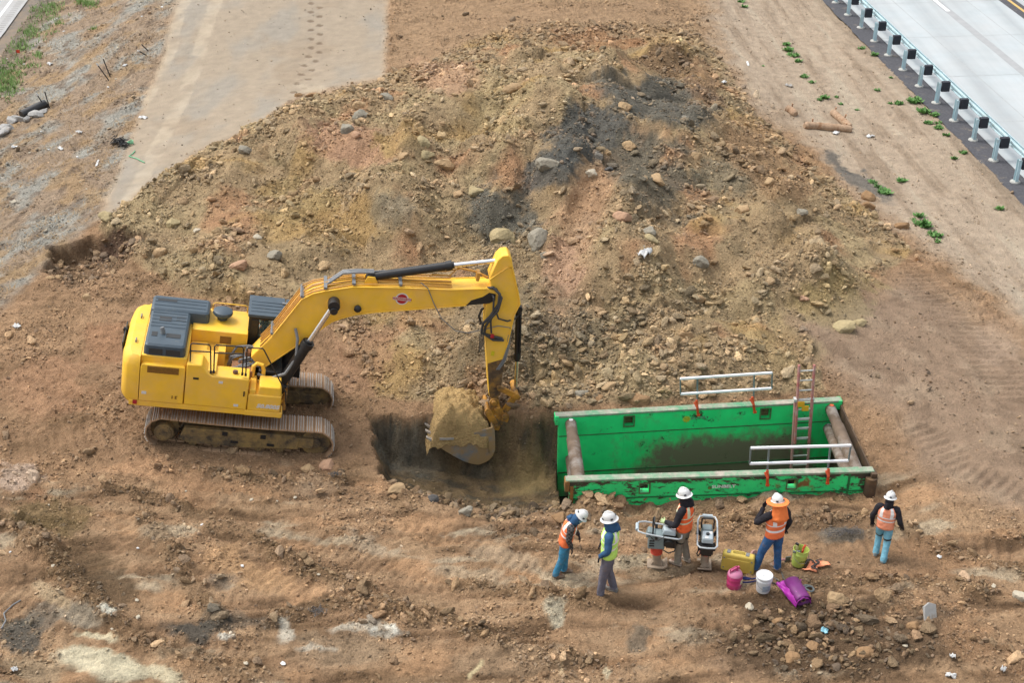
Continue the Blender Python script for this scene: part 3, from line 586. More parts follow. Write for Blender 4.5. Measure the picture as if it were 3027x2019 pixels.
M_trk=mat('track steel',alb(170,148,124),.8,.0,.25,6,.4,30,alb(192,156,122),1.6,.62,.3,.015,.12)
M_trkd=mat('track frame mud',alb(104,92,78),.85,0,.3,4,.6,22,alb(172,142,90),2.0,.5,.2,.03,.1)
M_grs=mat('bright steel',alb(196,190,182),.45,.2,.2,8); M_bkt=mat('bucket steel',alb(136,148,158),.65,0,.25,5,.4,30,alb(178,148,106),1.5,.58,.3,.01,.08)
M_glass=bpy.data.materials.new('cab glass'); M_glass.use_nodes=True
b_=M_glass.node_tree.nodes['Principled BSDF']; b_.inputs['Base Color'].default_value=(.55,.72,.68,1); b_.inputs['Transmission Weight'].default_value=.92; b_.inputs['Roughness'].default_value=.03; b_.inputs['IOR'].default_value=1.1
M_white=mat('white enamel',alb(244,244,242),.5,0,.02,5); M_red=mat('red enamel',alb(196,34,52),.5,0,.04,5); M_vent=mat('vent mesh',alb(58,60,62),.7,0,.3,60); M_rust=mat('rusty louvre',alb(158,112,40),.7,0,.2,30)
ex=thing('excavator','large yellow tracked excavator with raised boom digging at the pit','excavator',tuple(XO),rot=(0,.19,.12))
# --- undercarriage
def track(yc):
    cl,cr,r=(-1.74,.40),(1.60,.40),.385; pts=[]
    L=cr[0]-cl[0]; per=2*L+2*PI*r; n=46; mb=MB(); mb2=MB()
    for k in range(n):
        s=per*k/n
        if s<L: p=(cl[0]+s,cl[1]+r); a=0; sag=-.035*math.sin(PI*s/L); p=(p[0],p[1]+sag)
        elif s<L+PI*r: t=(s-L)/r; p=(cr[0]+r*math.sin(t),cr[1]+r*math.cos(t)); a=-t
        elif s<2*L+PI*r: q=s-L-PI*r; p=(cr[0]-q,cr[1]-r); a=PI
        else: t=(s-2*L-PI*r)/r; p=(cl[0]-r*math.sin(t),cl[1]-r*math.cos(t)); a=PI-t
        R=Euler((0,-a,0)).to_matrix(); c=Vector((p[0],yc,p[1]))
        mb.box(c,(per/n*.93,.60,.028),R)
        for dx in (-.055,0,.055): mb2.box(c+R@Vector((dx,0,.024)),(.014,.595,.026),R)
        mb.box(c+R@Vector((0,0,-.05)),(per/n*.8,.16,.07),R)
    tr=mb.build('track',M_trk,ex,smooth=0); mb2.build('grouser',M_grs if True else 0,tr,smooth=0)
    f=MB()
    for sg in (-1,1):
        f.prism([(-1.42,.26),(-1.30,.56),(1.10,.60),(1.22,.50),(1.22,.24),(.2,.17),(-1.2,.17)],yc+sg*.10,yc+sg*.24)
    f.box((1.28,yc,.40),(.55,.44,.26)); f.box((-.1,yc,.62),(2.4,.2,.06),taper=(1,.4))
    for x in (-1.1,-.62,-.14,.34,.82): f.cyl((x,yc-.2,.17),(x,yc+.2,.17),.10,12)
    fr=f.build('track_frame',M_trkd,tr,bevel=.012)
    h=MB()
    for x in (-.42,.42): h.box((x,yc-.245,.50),(.12,.02,.10))
    for x in (-.2,.6): h.box((x,yc-.245,.30),(.16,.02,.06))
    build_each(h,'frame_slot',M_blk,tr,smooth=0)
    sp=MB(); prof=[]
    for k in range(36):
        t=2*PI*k/36; rr=.345 if k%2 else .30; prof.append((cl[0]+rr*math.cos(t),cl[1]+rr*math.sin(t)))
    sp.prism(prof,yc-.05,yc+.05); sp.cyl((cl[0],yc-.27,cl[1]),(cl[0],yc+.2,cl[1]),.215,24); sp.cyl((cl[0],yc-.29,cl[1]),(cl[0],yc-.2,cl[1]),.17,20)
    sp.build('sprocket',M_trkd,tr,bevel=.006)
    idl=MB(); idl.cyl((cr[0],yc-.14,cr[1]),(cr[0],yc+.14,cr[1]),.335,28); idl.cyl((cr[0],yc-.19,cr[1]),(cr[0],yc+.19,cr[1]),.12,14); idl.build('idler',M_trkd,tr,bevel=.01)
track(-.93); track(.93)
cb=MB(); cb.box((0,0,.58),(1.7,1.3,.42),taper=(.7,.8)); cb.cyl((0,0,.75),(0,0,1.04),.72,28)
for sx in (-1,1):
    for sy in (-1,1): cb.bar((sx*.4,sy*.35,.6),(sx*.85,sy*.8,.45),.28,.26)
cb.build('undercarriage',M_trkd,ex,bevel=.02)
# --- house
hb=MB(); hb.box((-.88,0,1.12),(3.3,2.36,.14)); hb.box((.35,-.85,1.12),(.82,.68,.14)); hb.box((.4,.75,1.12),(.9,.84,.14)); hb.box((.15,-.1,1.15),(.8,1.0,.2))
hb.build('house_frame',M_yel,ex,bevel=.02)
cw=MB()
def cwsec(z,inset,y=1.19,x0=-2.34,xb=-2.76):
    P=[];n=14
    P.append((x0,-y+inset*.2,z))
    for k in range(n+1):
        t=-PI/2+PI*k/n; yy=math.copysign(abs(math.sin(t))**.55,math.sin(t)); xx=abs(math.cos(t))**.45
        P.append((x0-.06-(x0-.06-xb-inset)*xx*1.0,yy*(y-inset*.6),z))
    P.append((x0,y-inset*.2,z)); return P
rows=[cwsec(1.02,.24),cwsec(1.10,.10),cwsec(1.25,.0),cwsec(2.05,.0),cwsec(2.22,.05),cwsec(2.30,.16)]
cw.grid(rows); m_=len(rows[0]); cw.add(rows[-1],[tuple(range(m_))]); cw.add(rows[0],[tuple(range(m_))]); cw.add([r[0] for r in rows]+[r[-1] for r in rows],[(0,1,2,3,4,5,11,10,9,8,7,6)])
cwo=cw.build('counterweight',M_yel,ex,smooth=40)
ey=MB()
for y in (-.55,.5):
    ey.tube([(-2.50,y-.05,2.29),(-2.50,y-.05,2.35),(-2.50,y+.05,2.35),(-2.50,y+.05,2.29)],.016,8)
build_each(ey,'lifting_eye',M_hoseg,cwo)
MB().box((-2.765,-.02,1.98),(.03,.95,.44),(0,-.10,0)).build('rear_grille',M_blk,cwo,bevel=.01)
rc=MB(); rc.cyl((-2.76,.1,2.18),(-2.84,.1,2.2),.045,12); rc.box((-2.80,.1,2.12),(.06,.05,.06)); rc.build('rear_camera',M_blk,cwo)
# engine bay and decks
MB().prism([(-2.335,1.19),(-2.335,2.30),(-1.37,2.30),(-1.37,1.19)],-1.08,1.14).build('engine_bay',M_yel,ex,bevel=.02)
d=MB(); d.prism([(-1.365,1.19),(-1.365,2.34),(-.14,2.34),(-.14,1.19)],.14,1.16); fd=d.build('left_deck',M_yel,ex,bevel=.015)
d=MB(); d.box((-1.05,-.48,1.62),(.62,1.2,.86)); d.box((-.80,-.05,1.85),(.42,.36,.4)); d.box((-.36,-.45,1.42),(.78,1.2,.46)); d.build('valve_bay',M_yel,ex,bevel=.012)
MB().box((-.62,.134,2.14),(.25,.012,.18)).build('orange_vent',M_rust,fd,smooth=0)
# side doors (the near flank)
p1=[(-2.325,1.20),(-2.325,2.05),(-2.30,2.14),(-1.40,2.14),(-1.385,2.08),(-1.385,1.20)]
sd1=MB().prism(p1,-1.20,-1.06).build('side_door',M_yel,ex,bevel=.018)
gl=MB(); gl.box((-1.85,-1.205,2.03),(.66,.018,.16))
for k in range(7): gl.box((-1.85,-1.216,1.965+k*.021),(.64,.008,.008))
gl.build('louvre',M_rust,sd1,smooth=0)
p2=[(-1.365,1.20),(-1.365,2.24),(-1.05,2.24),(-.92,2.05),(-.80,1.99),(-.02,1.99),(-.02,1.20)]
sd2=MB().prism(p2,-1.20,-.72).build('side_door',M_yel,ex,bevel=.022)
lt=MB(); lt.box((-1.62,-1.204,1.36),(.022,.01,.075)); lt.box((-1.55,-1.204,1.36),(.022,.01,.075)); lt.box((-1.535,-1.204,1.39),(.05,.01,.014)); lt.box((-1.535,-1.204,1.34),(.04,.01,.014)); build_each(lt,'door_latch',M_rust,sd1,smooth=0)
cp_=MB(); cp_.cyl((-.33,-.98,1.985),(-.33,-.98,2.05),.055,14); cp_.cyl((-.33,-.98,2.05),(-.33,-.98,2.065),.035,12); cp_.build('filler_cap',mat('cap',alb(120,84,70),.6),ex)
fb=MB(); fb.box((.355,-.86,1.40),(.72,.66,.42)); fb.box((.45,-.90,1.70),(.50,.52,.22),taper=(.94,.94)); fb.box((.08,-.86,1.66),(.14,.6,.12)); fbo=fb.build('tool_box',M_yel,ex,bevel=.025)
text('lettering','50.8005',.135,Matrix.Translation((.44,-1.1935,1.33))@Matrix.Rotation(PI/2,4,'X')@Matrix.Diagonal((1.15,1,1,1)),M_white,fbo,.003,.006,.25)
ar=MB(); ar.tube([(.05,-.60,1.72),(.05,-.60,1.98),(.12,-.60,2.06),(.24,-.60,2.03),(.28,-.60,1.9),(.28,-.60,1.72)],.045,10); ar.build('boom_guard',M_yel,ex)
# access ladder at the front corner
sp=MB()
for x,y in ((.74,-.62),(.74,-.86)): sp.bar((x,y,1.1),(x+.10,y,1.75),.03,.03)
for k in range(3): sp.bar((.82,-.92,1.12+k*.2),(.82,-.56,1.12+k*.2),.05,.03)
sp.build('step_frame',M_yeld,ex)
# hood: the L shaped slate cover
def rr(x0,x1,y0,y1,z0,z1,e=.10,n=5):
    rows=[]
    for z,i in ((z0,0),(z1-e,.01),(z1-e*.35,.03),(z1,.11)):
        P=[]
        for cx,cy,a0 in ((x1-e,y1-e,0),(x0+e,y1-e,PI/2),(x0+e,y0+e,PI),(x1-e,y0+e,1.5*PI)):
            for k in range(n): t=a0+PI/2*k/(n-1); q=max(.01,e-i*.6); P.append((cx+q*math.cos(t)-(0 if i==0 else 0),cy+q*math.sin(t),z))
        rows.append(P)
    return rows
ho=MB()
for bx in ((-2.30,-1.42,-1.06,.60,2.28,2.56),(-2.32,-1.02,.42,1.10,2.28,2.60)):
    r_=rr(*bx); ho.grid(r_,close=True); n_=len(r_[0]); ho.add(r_[-1],[tuple(range(n_))])
for y in (-.25,-.1,.05,.2,.35): ho.tube([(-2.24,y,2.555),(-1.5,y,2.555)],.022,6)
for y in (.62,.78,.92): ho.tube([(-2.24,y,2.595),(-1.12,y,2.595)],.022,6)
hoo=ho.build('engine_hood',M_hood,ex,smooth=40)
vt=MB()
for x,y,a,b in ((-1.95,.10,.26,.22),(-1.62,.06,.2,.06),(-1.62,.2,.2,.06),(-1.72,-.62,.3,.17),(-2.12,-.6,.12,.18)): vt.box((x,y,2.562),(a,b,.012))
vt.box((-1.98,.86,2.602),(.42,.10,.012)); vt.box((-2.04,-1.062,2.40),(.28,.012,.14)); vt.box((-1.68,-1.062,2.40),(.30,.012,.14)); build_each(vt,'hood_vent',M_vent,hoo,smooth=0)
xs=MB(); xs.tube([(-1.95,-.55,2.54),(-1.95,-.55,2.62),(-1.98,-.53,2.70)],[.05,.05,.045],12); xs.build('exhaust_pipe',M_hoseg,hoo)
ht=MB(); ht.lathe([(.11,2.34),(.12,2.36),(.12,2.42),(.20,2.46),(.225,2.50),(.215,2.56),(.17,2.585),(.02,2.60)],(-.74,.72,0),24); ht.build('air_intake',M_hood,ex,smooth=40)
gr=MB(); gr.tube([(-.98,1.12,2.34),(-.98,1.12,2.48),(-.92,1.12,2.52),(-.25,1.12,2.52),(-.2,1.12,2.48),(-.2,1.12,2.34)],.014,8); gr.build('deck_rail',M_yel,ex)
# cab
cx0,cx1,cy0,cy1,cz0,cz1=-.12,1.10,.34,1.12,1.2,2.72
ca=MB()
for x,y in ((cx0,cy0),(cx0,cy1),(.62,cy0),(.62,cy1),(cx1,cy0),(cx1,cy1)):
    ca.bar((x,y,cz0),(x if x<1 else x-.10,y,cz1),.07,.07,(1,0,0))
ca.box((.49,.73,cz0+.05),(1.24,.80,.1)); ca.box((.49,cy0,1.52),(1.22,.04,.58)); ca.box((.49,cy1,1.45),(1.22,.04,.45)); ca.box((cx0,.73,1.6),(.05,.78,.9)); ca.box((.46,.73,cz1-.03),(1.22,.86,.06)); ca.box((-.02,cy0-.01,2.1),(.2,.05,1.1))
cabo=ca.build('cab',M_blk,ex,bevel=.012)
rf=MB(); rf.box((.22,.73,cz1+.035),(.80,.90,.07)); rf.box((.86,.73,cz1+.03),(.44,.88,.06))
for y in (.45,.6,.75,.9): rf.box((.22,y,cz1+.075),(.7,.03,.014))
rfo=rf.build('cab_roof',M_hood,cabo,bevel=.02)
hg=MB()
for y in (.5,.9): hg.box((.63,y,cz1+.085),(.14,.07,.03))
build_each(hg,'hatch_hinge',M_hoseg,rfo)
gw=MB(); gw.box((.25,cy0,2.2),(.66,.012,.84)); gw.box((.82,cy0,2.2),(.34,.012,.84)); gw.box((.25,cy1,2.15),(.66,.012,.9)); gw.box((1.04,.73,2.1),(.012,.7,1.1),(0,-.06,0)); build_each(gw,'cab_window',M_glass,cabo,smooth=0)
se=MB(); se.box((.22,.74,1.68),(.5,.5,.14)); se.box((0.0,.74,2.05),(.12,.48,.7),(0,-.12,0)); se.build('seat',mat('seat cloth',alb(54,56,58),.9,0,.2,20),cabo,bevel=.04)
# railings
ra=MB(); yr=-1.12
def rail(pts): ra.tube([(E(*z1(*p),yr)[0],yr,E(*z1(*p),yr)[1]) for p in pts],.016,7)
rail([(700,630),(705,480),(720,468),(868,480),(882,498),(885,738)]); rail([(700,535),(885,545)]); rail([(910,730),(918,497),(932,483),(1162,498),(1177,515),(1165,745)]); rail([(918,553),(1175,562)]); rail([(1195,752),(1207,525),(1220,508),(1345,513),(1360,530),(1550,900),(1552,1010)])
for p in ((885,725),(910,722),(1165,742),(1195,748)):
    x,z=E(*z1(*p),yr); ra.box((x,yr,z),(.05,.05,.05))
ra.build('handrail',M_blk,ex)
# swivel, valves and hoses behind the boom foot
hv=MB(); rg=random.Random(4)
for k in range(7):
    x0,y0=-.62+rg.random()*.5,-.62+rg.random()*.5
    hv.tube([(x0,y0,1.68),(x0+.05,y0,1.82+rg.random()*.1),(x0+.25,y0+.05,1.86+rg.random()*.1),(.1+rg.random()*.15,-.35+rg.random()*.4,1.8),(.3,-.3+rg.random()*.3,1.75)],.028,8)
hv.tube([(-.5,.05,1.75),(-.35,.05,2.05),(-.1,.05,2.1),(.2,.02,2.08)],.03,8); hv.tube([(-.2,-.1,1.7),(-.15,-.1,2.0),(-.12,-.1,2.15)],.03,8)
hv.tube([(.15,-.62,1.8),(.4,-.68,1.74),(.75,-.66,1.9),(.95,-.60,2.3),(.93,-.5,2.75),(.86,-.42,2.95)],.035,8)
hv.build('hydraulic_hose',M_hoseg,ex)
vb=MB(); vb.box((-.25,-.35,1.74),(.35,.4,.18)); vb.box((-.05,-.55,1.76),(.18,.2,.2)); vb.box((-.1,-.08,1.98),(.12,.14,.16)); build_each(vb,'valve_block',mat('valve',alb(170,120,84),.6,0,.3,12),ex,bevel=.01)
# small plates and bolts on the flank
for x,z,a,b,mm in ((-2.22,1.42,.10,.07,M_white),(-1.15,1.9,.12,.05,M_blk),(-.25,1.30,.10,.06,M_white),(-.62,1.86,.09,.06,M_white)): MB().box((x,-1.2035,z),(a,.008,b)).build('decal',mm,sd1 if x<-1.4 else sd2,smooth=0)
hd_=MB(); hd_.box((-.1,-1.21,1.62),(.03,.025,.12)); hd_.build('door_handle',M_blk,sd2,bevel=.004)
MB().box((-2.40,-1.195,1.15),(.09,.012,.10)).build('reflector',M_red,cwo,smooth=0)
# --- boom
YB=-.36; BW=.52
bt=[(804,995),(892,885),(925,868),(961,860),(1045,848),(1183,850),(1336,856),(1440,853)]; bb=[(1378,902),(1183,917),(1110,922),(1049,930),(1010,940),(980,951),(900,1006),(771,1092)]
bp=[E(*p,YB) for p in [(741,1056)]+bt+[(1462,858),(1473,872),(1462,886),(1440,894)]+bb]
bo=MB(); bo.prism(bp,YB,YB+BW); boom=bo.build('boom',M_yel,ex,bevel=.02)
fl=MB()
def plateline(pts,w,th,y): 
    for a,b in zip(pts[:-1],pts[1:]): fl.bar((a[0],y,a[1]),(b[0],y,b[1]),w,th,(0,1,0))
tt=[E(*p,YB) for p in bt]; fl2=[E(*p,YB) for p in bb]
for y in (YB-.012,YB+BW+.012):
    fl.tube([(a,y,b+.0) for a,b in tt],.018,6); fl.tube([(a,y,b) for a,b in fl2],.018,6)
fl.build('boom_flange',M_yel,boom)
bs=MB(); x,z=E(*z2(488,470),YB); bs.cyl((x,YB-.04,z),(x,YB+BW+.04,z),.17,26); bs.cyl((x,YB-.32,z),(x,YB,z),.075,18); bs.build('boom_boss',M_yel,boom,bevel=.01)
pin=MB(); pin.cyl((x,YB-.34,z),(x,YB-.12,z),.085,18); pin.build('pin',M_blk,boom,bevel=.01)
lp=MB(); lx,lz=E(*z2(672,492),YB); lp.lathe([(.02,0),(.075,.02),(.085,.08),(.05,.12),(.02,.13)],(lx,YB-.01,lz),14,R=Matrix.Rotation(PI/2,3,'X')); lp.build('work_lamp',M_blk,boom)
ex_,ez_=E(*z2(1015,427),YB); em=MB()
def disc(m,r,y0,y1,mi): m.cyl((ex_,y0,ez_),(ex_,y1,ez_),r,32,mi)
disc(em,.145,YB-.006,YB+.01,0); emo=em.build('emblem',M_white,boom,smooth=30)
e2=MB(); disc(e2,.118,YB-.009,YB+.01,0); e2.build('emblem_disc',M_red,emo,smooth=30)
e3=MB(); e3.box((ex_,YB-.010,ez_),(.40,.008,.072)); e3.build('emblem_band',mat('band',alb(238,214,210),.5),emo,smooth=0)
brot=math.atan2(E(*z2(1080,427),YB)[1]-E(*z2(950,431),YB)[1],E(*z2(1080,427),YB)[0]-E(*z2(950,431),YB)[0])
text('emblem_lettering','WADSWORTH',.062,Matrix.Translation((ex_,YB-.0155,ez_))@Matrix.Rotation(PI/2,4,'X')@Matrix.Diagonal((1.02,1,1,1)),M_red,emo,.001,.002)
text('emblem_lettering','EXCAVATING',.026,Matrix.Translation((ex_,YB-.0115,ez_+.07))@Matrix.Rotation(PI/2,4,'X'),M_white,emo,.001,.001) if False else None
# pipes along the top of the boom
pp=MB(); tpn=[(a,b) for a,b in [E(*p,YB) for p in [(768,1030)]+bt[:-1]]]
for k,y in enumerate((YB+.05,YB+.15,YB+.24,YB+.33,YB+.42,YB+.48)):
    jit_=.035+.02*((k*7)%3); pp.tube([(a,y,b+jit_+.02*math.sin(i*1.3+k)) for i,(a,b) in enumerate(tpn)],.017,7)
pp.build('hydraulic_pipe',M_pipe,boom)
cl_=MB()
for i in (1,2,4,5,6):
    a,b=tpn[i]; cl_.box((a,YB+.26,b+.07),(.07,.54,.05),(0,.5 if i<3 else .0,0))
build_each(cl_,'pipe_clamp',M_hoseg,boom)
cl2=MB(); a,b=E(*z2(1600,250),YB+.2); cl2.box((a,YB+.2,b+.02),(.07,.2,.2)); cl2.tube([(a-1.0,YB+.3,b-.14),(a-.6,YB+.3,b-.12),(a-.45,YB+.3,b+.10),(a,YB+.3,b+.04),(a+.25,YB+.25,b-.05)],.02,7); cl2.tube([(a-1.2,YB+.38,b-.1),(a-.7,YB+.38,b-.06),(a-.35,YB+.38,b+.06),(a,YB+.38,b+.02),(a+.25,YB+.3,b-.05)],.02,7); cl2.build('hydraulic_pipe',M_pipe,boom)
hh=MB(); a,b=E(*z2(800,215),YB+.26)
for dy in (-.06,.06,.0): hh.tube([(E(*z2(440,300),YB+.26)[0],YB+.26+dy,E(*z2(440,300),YB+.26)[1]),(E(*z2(560,232),YB+.26)[0],YB+.26+dy,E(*z2(560,225),YB+.26)[1]+.02),(E(*z2(680,212),YB+.26)[0],YB+.26+dy,E(*z2(680,212),YB+.26)[1]),(a,YB+.26+dy,b)],.028,8)
hh.tube([(a,YB+.26,b),(a+.25,YB+.3,b+.03),(a+.5,YB+.36,b+.0)],.02,8)
hh.build('cylinder_hose',M_hoseg,boom)
# black shading at the boom tip, put in as a thin dark plate
mt=MB(); mt.prism([E(*z2(*p),YB-.008) for p in ((1512,478),(1550,440),(1640,412),(1690,380),(1740,392),(1735,440),(1690,462),(1600,470))],YB-.008,YB+.02); mt.build('boom_tip_shade',M_blk,boom,smooth=0)
# --- arm
YA=-.34; AW=.44
ap=[(1471,770),(1485,757),(1503,755),(1513,766),(1516,785),(1533,862),(1540,900),(1523,930),(1515,965),(1500,1026),(1485,1103),(1477,1171),(1460,1180),(1447,1177),(1443,1130),(1439,1064),(1433,965),(1435,904),(1448,880),(1452,850),(1447,823)]
arm=MB().prism([E(*p,YA) for p in ap],YA,YA+AW).build('arm',M_yel,ex,bevel=.018)
am=MB(); am.prism([E(*p,YA-.006) for p in ((1441,1075),(1494,1060),(1486,1103),(1478,1170),(1460,1178),(1447,1175))],YA-.006,YA+.02); am.build('worn_patch',mat('worn steel',alb(112,92,74),.6,.2,.3,6,.2,30,alb(196,146,64),3,.42,.4,.006,.12),arm,smooth=0)
fa=MB()
fa.tube([(a,YA-.012,b) for a,b in [E(*p,YA) for p in ((1447,826),(1500,790),(1514,790),(1531,862),(1537,898),(1520,930),(1498,1026))]],.016,6); fa.build('arm_flange',M_yel,arm)
wl=MB(); a,b=E(*z2(1716,848),YA); wl.box((a,YA-.006,b),(.075,.006,.12)); wl.build('warning_label',mat('label yellow',alb(240,222,40),.5),arm,smooth=0)
ah=MB()
def apt(x,y,yy): a,b=E(*z2(x,y),yy); return (a,yy,b)
ah.tube([apt(1660,345,YA+.1),apt(1720,340,YA-.05),apt(1770,390,YA-.12),apt(1760,470,YA-.12),apt(1700,560,YA-.12),apt(1640,620,YA-.1),apt(1630,690,YA-.08),apt(1700,715,YA-.06),apt(1790,735,YA-.04)],.034,9)
ah.tube([apt(1680,350,YA+.15),apt(1740,350,YA-.06),apt(1785,420,YA-.14),apt(1755,520,YA-.14),apt(1700,580,YA-.14),apt(1660,640,YA-.1),apt(1650,700,YA-.08),apt(1720,745,YA-.06),apt(1800,748,YA-.04)],.03,9)
ah.tube([apt(1690,350,YA+.2),apt(1725,420,YA-.12),apt(1720,520,YA-.13),apt(1700,600,YA-.13),apt(1705,690,YA-.10)],.024,8)
ah.tube([apt(1690,470,YA+.3),apt(1630,510,YA+.3),apt(1610,560,YA+.3),apt(1625,610,YA+.3),apt(1680,650,YA+.1)],.03,8)
ah.tube([apt(1740,520,YA-.1),apt(1760,580,YA-.1),apt(1830,600,YA-.05),apt(1890,580,YA+.1),apt(1920,545,YA+.2)],.02,8)
for k in range(5): ah.tube([apt(1612+k*9,700,YA-.02),apt(1615+k*9,770,YA-.02),apt(1613+k*8,835-k*14,YA-.02)],.009,5)
ah.build('arm_hose',M_rub,arm)
MB().box(apt(1712,715,YA-.09),(.08,.06,.09)).build('hose_clamp',M_red,arm,bevel=.01)
al=MB()
for k,o in enumerate((0,22,40)): al.tube([apt(1838+o*.4,680,YA+.02),apt(1830+o*.3,800,YA-.02),apt(1795+o*.5,900,YA-.02),apt(1745+o*.5,975,YA-.02)],.014,6)
al.tube([apt(1160,300,YB+.02),apt(1215,345,YB-.02),apt(1260,460,YB-.03),apt(1320,580,YB-.02),apt(1430,675,YA-.04),apt(1530,690,YA-.06),apt(1640,665,YA-.06),apt(1760,636,YA-.02),apt(1850,650,YA-.0),apt(1860,690,YA-.0)],.011,6)
al.build('grease_line',M_hoseg,arm)
# cylinders
def cyl_(name,a,b,c,r1,r2,yy,knob=True,par=None):
    """barrel a->b, rod b->c"""
    A,B,C=[Vector(p) for p in (a,b,c)]
    m=MB(); m.cyl(A,B,r1,18); d=(B-A).normalized(); m.cyl(B-d*.12,B+d*.02,r1*1.18,18); m.cyl(B+d*.02,B+d*.07,r1*.8,14)
    m.cyl(A+Vector((0,-r1*1.1,0)),A+Vector((0,r1*1.1,0)),r1*1.1,16)
    o=m.build(name,M_blk,par or ex,bevel=.005)
    MB().cyl(B,C,r2,14).build('rod',M_chr,o)
    q=MB(); q.cyl(C+Vector((0,-r1,0)),C+Vector((0,r1,0)),r1*1.05,16); q.build('rod_eye',M_blk,o,bevel=.006); return o
ya=YB+.26
cyl_('arm_cylinder',apt(775,255,ya),apt(1395,168,ya),apt(1790,126,ya),.098,.05,ya)
kn=MB(); a=apt(775,255,ya); kn.prism([(a[0]-.16,a[2]-.16),(a[0]-.08,a[2]+.06),(a[0]+.08,a[2]+.06),(a[0]+.2,a[2]-.16)],ya-.15,ya-.11); kn.prism([(a[0]-.16,a[2]-.16),(a[0]-.08,a[2]+.06),(a[0]+.08,a[2]+.06),(a[0]+.2,a[2]-.16)],ya+.11,ya+.15); kn.build('cylinder_lug',M_yel,boom)
yc_=YB-.18
def p1_(x,y,yy): a,b=E(*z1(x,y),yy); return (a,yy,b)
cyl_('boom_cylinder',p1_(1500,845,yc_),p1_(1752,462,yc_),p1_(1982,120,yc_),.125,.062,yc_)
o2=YB+BW+.18; A=np.array(p1_(1500,845,yc_)); B=np.array(p1_(1752,462,yc_)); Cc=np.array(p1_(1982,120,yc_)); sh_=np.array([0,o2-yc_,0])
cyl_('boom_cylinder',A+sh_,B+sh_,Cc+sh_,.125,.062,o2)
bf=MB(); q=p1_(1500,845,yc_); bf.box((q[0]-.05,YB+.26,q[2]-.02),(.34,1.0,.34)); bf.box((q[0]-.25,YB+.26,1.5),(.5,.9,.7)); bf.box((q[0]+.1,YB+.3,q[2]+.02),(.2,1.3,.16)); bf.build('boom_bracket',M_blk,ex,bevel=.02)
yk=YA+.22
cyl_('bucket_cylinder',apt(1918,500,yk),apt(1905,885,yk),apt(1893,1130,yk),.072,.045,yk)
bg_=MB(); bg_.bar(apt(1932,560,yk-.09),apt(1925,850,yk-.09),.03,.12,(0,1,0)); bg_.build('cylinder_guard',M_blk,arm)
# linkage and coupler
li=MB()
for yy in (YA-.05,YA+AW+.05):
    P=[E(*z2(*p),yy) for p in ((1745,1105),(1765,1095),(1905,1160),(1932,1185),(1920,1210),(1880,1195),(1750,1130))]
    li.prism(P,yy-.03,yy+.03)
    P=[E(*z2(*p),yy) for p in ((1880,1170),(1915,1190),(1840,1310),(1800,1310),(1790,1285))]
    li.prism(P,yy+.035,yy+.075)
a=apt(1897,1186,YA-.1); li.cyl(a,(a[0],YA+AW+.1,a[2]),.075,16); li.build('bucket_link',M_yeld,ex,bevel=.008)
co=MB()
for yy in (YA-.06,YA+AW+.06):
    P=[E(*z3(*p),yy) for p in ((1402,160),(1425,130),(1470,125),(1495,150),(1500,200),(1545,270),(1590,290),(1592,330),(1560,405),(1535,412),(1400,230))]; co.prism(P,yy-.03,yy+.03)
    P=[E(*z3(*p),yy) for p in ((1350,235),(1375,210),(1410,225),(1505,385),(1490,425),(1440,420),(1350,260))]; co.prism(P,yy-.10,yy-.04)
coo=co.build('coupler',M_yeld,ex,bevel=.01)
pn_=MB()
for x,y,r in ((1445,165,.06),(1478,228,.07),(1552,300,.075),(1380,265,.06),(1465,400,.07)):
    a,b=E(*z3(x,y),YA-.1); pn_.cyl((a,YA-.175,b),(a,YA+AW+.17,b),r,16)
build_each(pn_,'pin',M_yeld,coo,bevel=.01)
# bucket
YK0,YK1=-.74,.52
sp_=[(1250,470),(1340,440),(1430,418),(1452,445),(1458,520),(1458,640),(1435,700),(1400,742),(1350,770),(1290,790),(1220,780),(1150,757),(1040,700),(940,640),(822,556),(905,530),(1100,528)]
SPB=[E(*z3(*p),YK0) for p in sp_]
bk=MB(); bk.prism(SPB,YK0,YK0+.045); bk.prism(SPB,YK1-.045,YK1)
shell=[E(*z3(*p),YK0) for p in sp_[2:15]]; cxm=np.mean([p[0] for p in SPB]); czm=np.mean([p[1] for p in SPB])
ins=[(p[0]+(cxm-p[0])*.06,p[1]+(czm-p[1])*.06) for p in shell]
bk.prism(shell+ins[::-1],YK0+.047,YK1-.047)
bko=bk.build('bucket',M_bkt,ex,bevel=.008)
wr=MB()
tip=np.array(E(*z3(822,556),YK0)); dirn=(tip-np.array(E(*z3(1150,757),YK0))); dirn/=np.linalg.norm(dirn)
for k in range(5):
    y=YK0+.08+k*(YK1-YK0-.16)/4; a=tip-dirn*.10; b=tip+dirn*.14
    wr.prism([(a[0],a[1]-.05),(a[0],a[1]+.05),(b[0],b[1]+.01),(b[0],b[1]-.015)],y-.045,y+.045)
build_each(wr,'tooth',M_grs,bko,bevel=.006)
ck=MB(); 
for p,q in (((905,527),(1045,522)),): 
    a,b=E(*z3(*p),YK0),E(*z3(*q),YK0); ck.bar((a[0],YK0-.01,a[1]),(b[0],YK0-.01,b[1]),.05,.05)
ck.build('side_cutter',M_grs,bko)
MB().prism([E(*z3(*p),YA+.02) for p in ((1385,260),(1500,400),(1450,440),(1330,470),(1300,440))],YA-.02,YA+AW+.02).build('bucket_ear',M_bkt,bko)
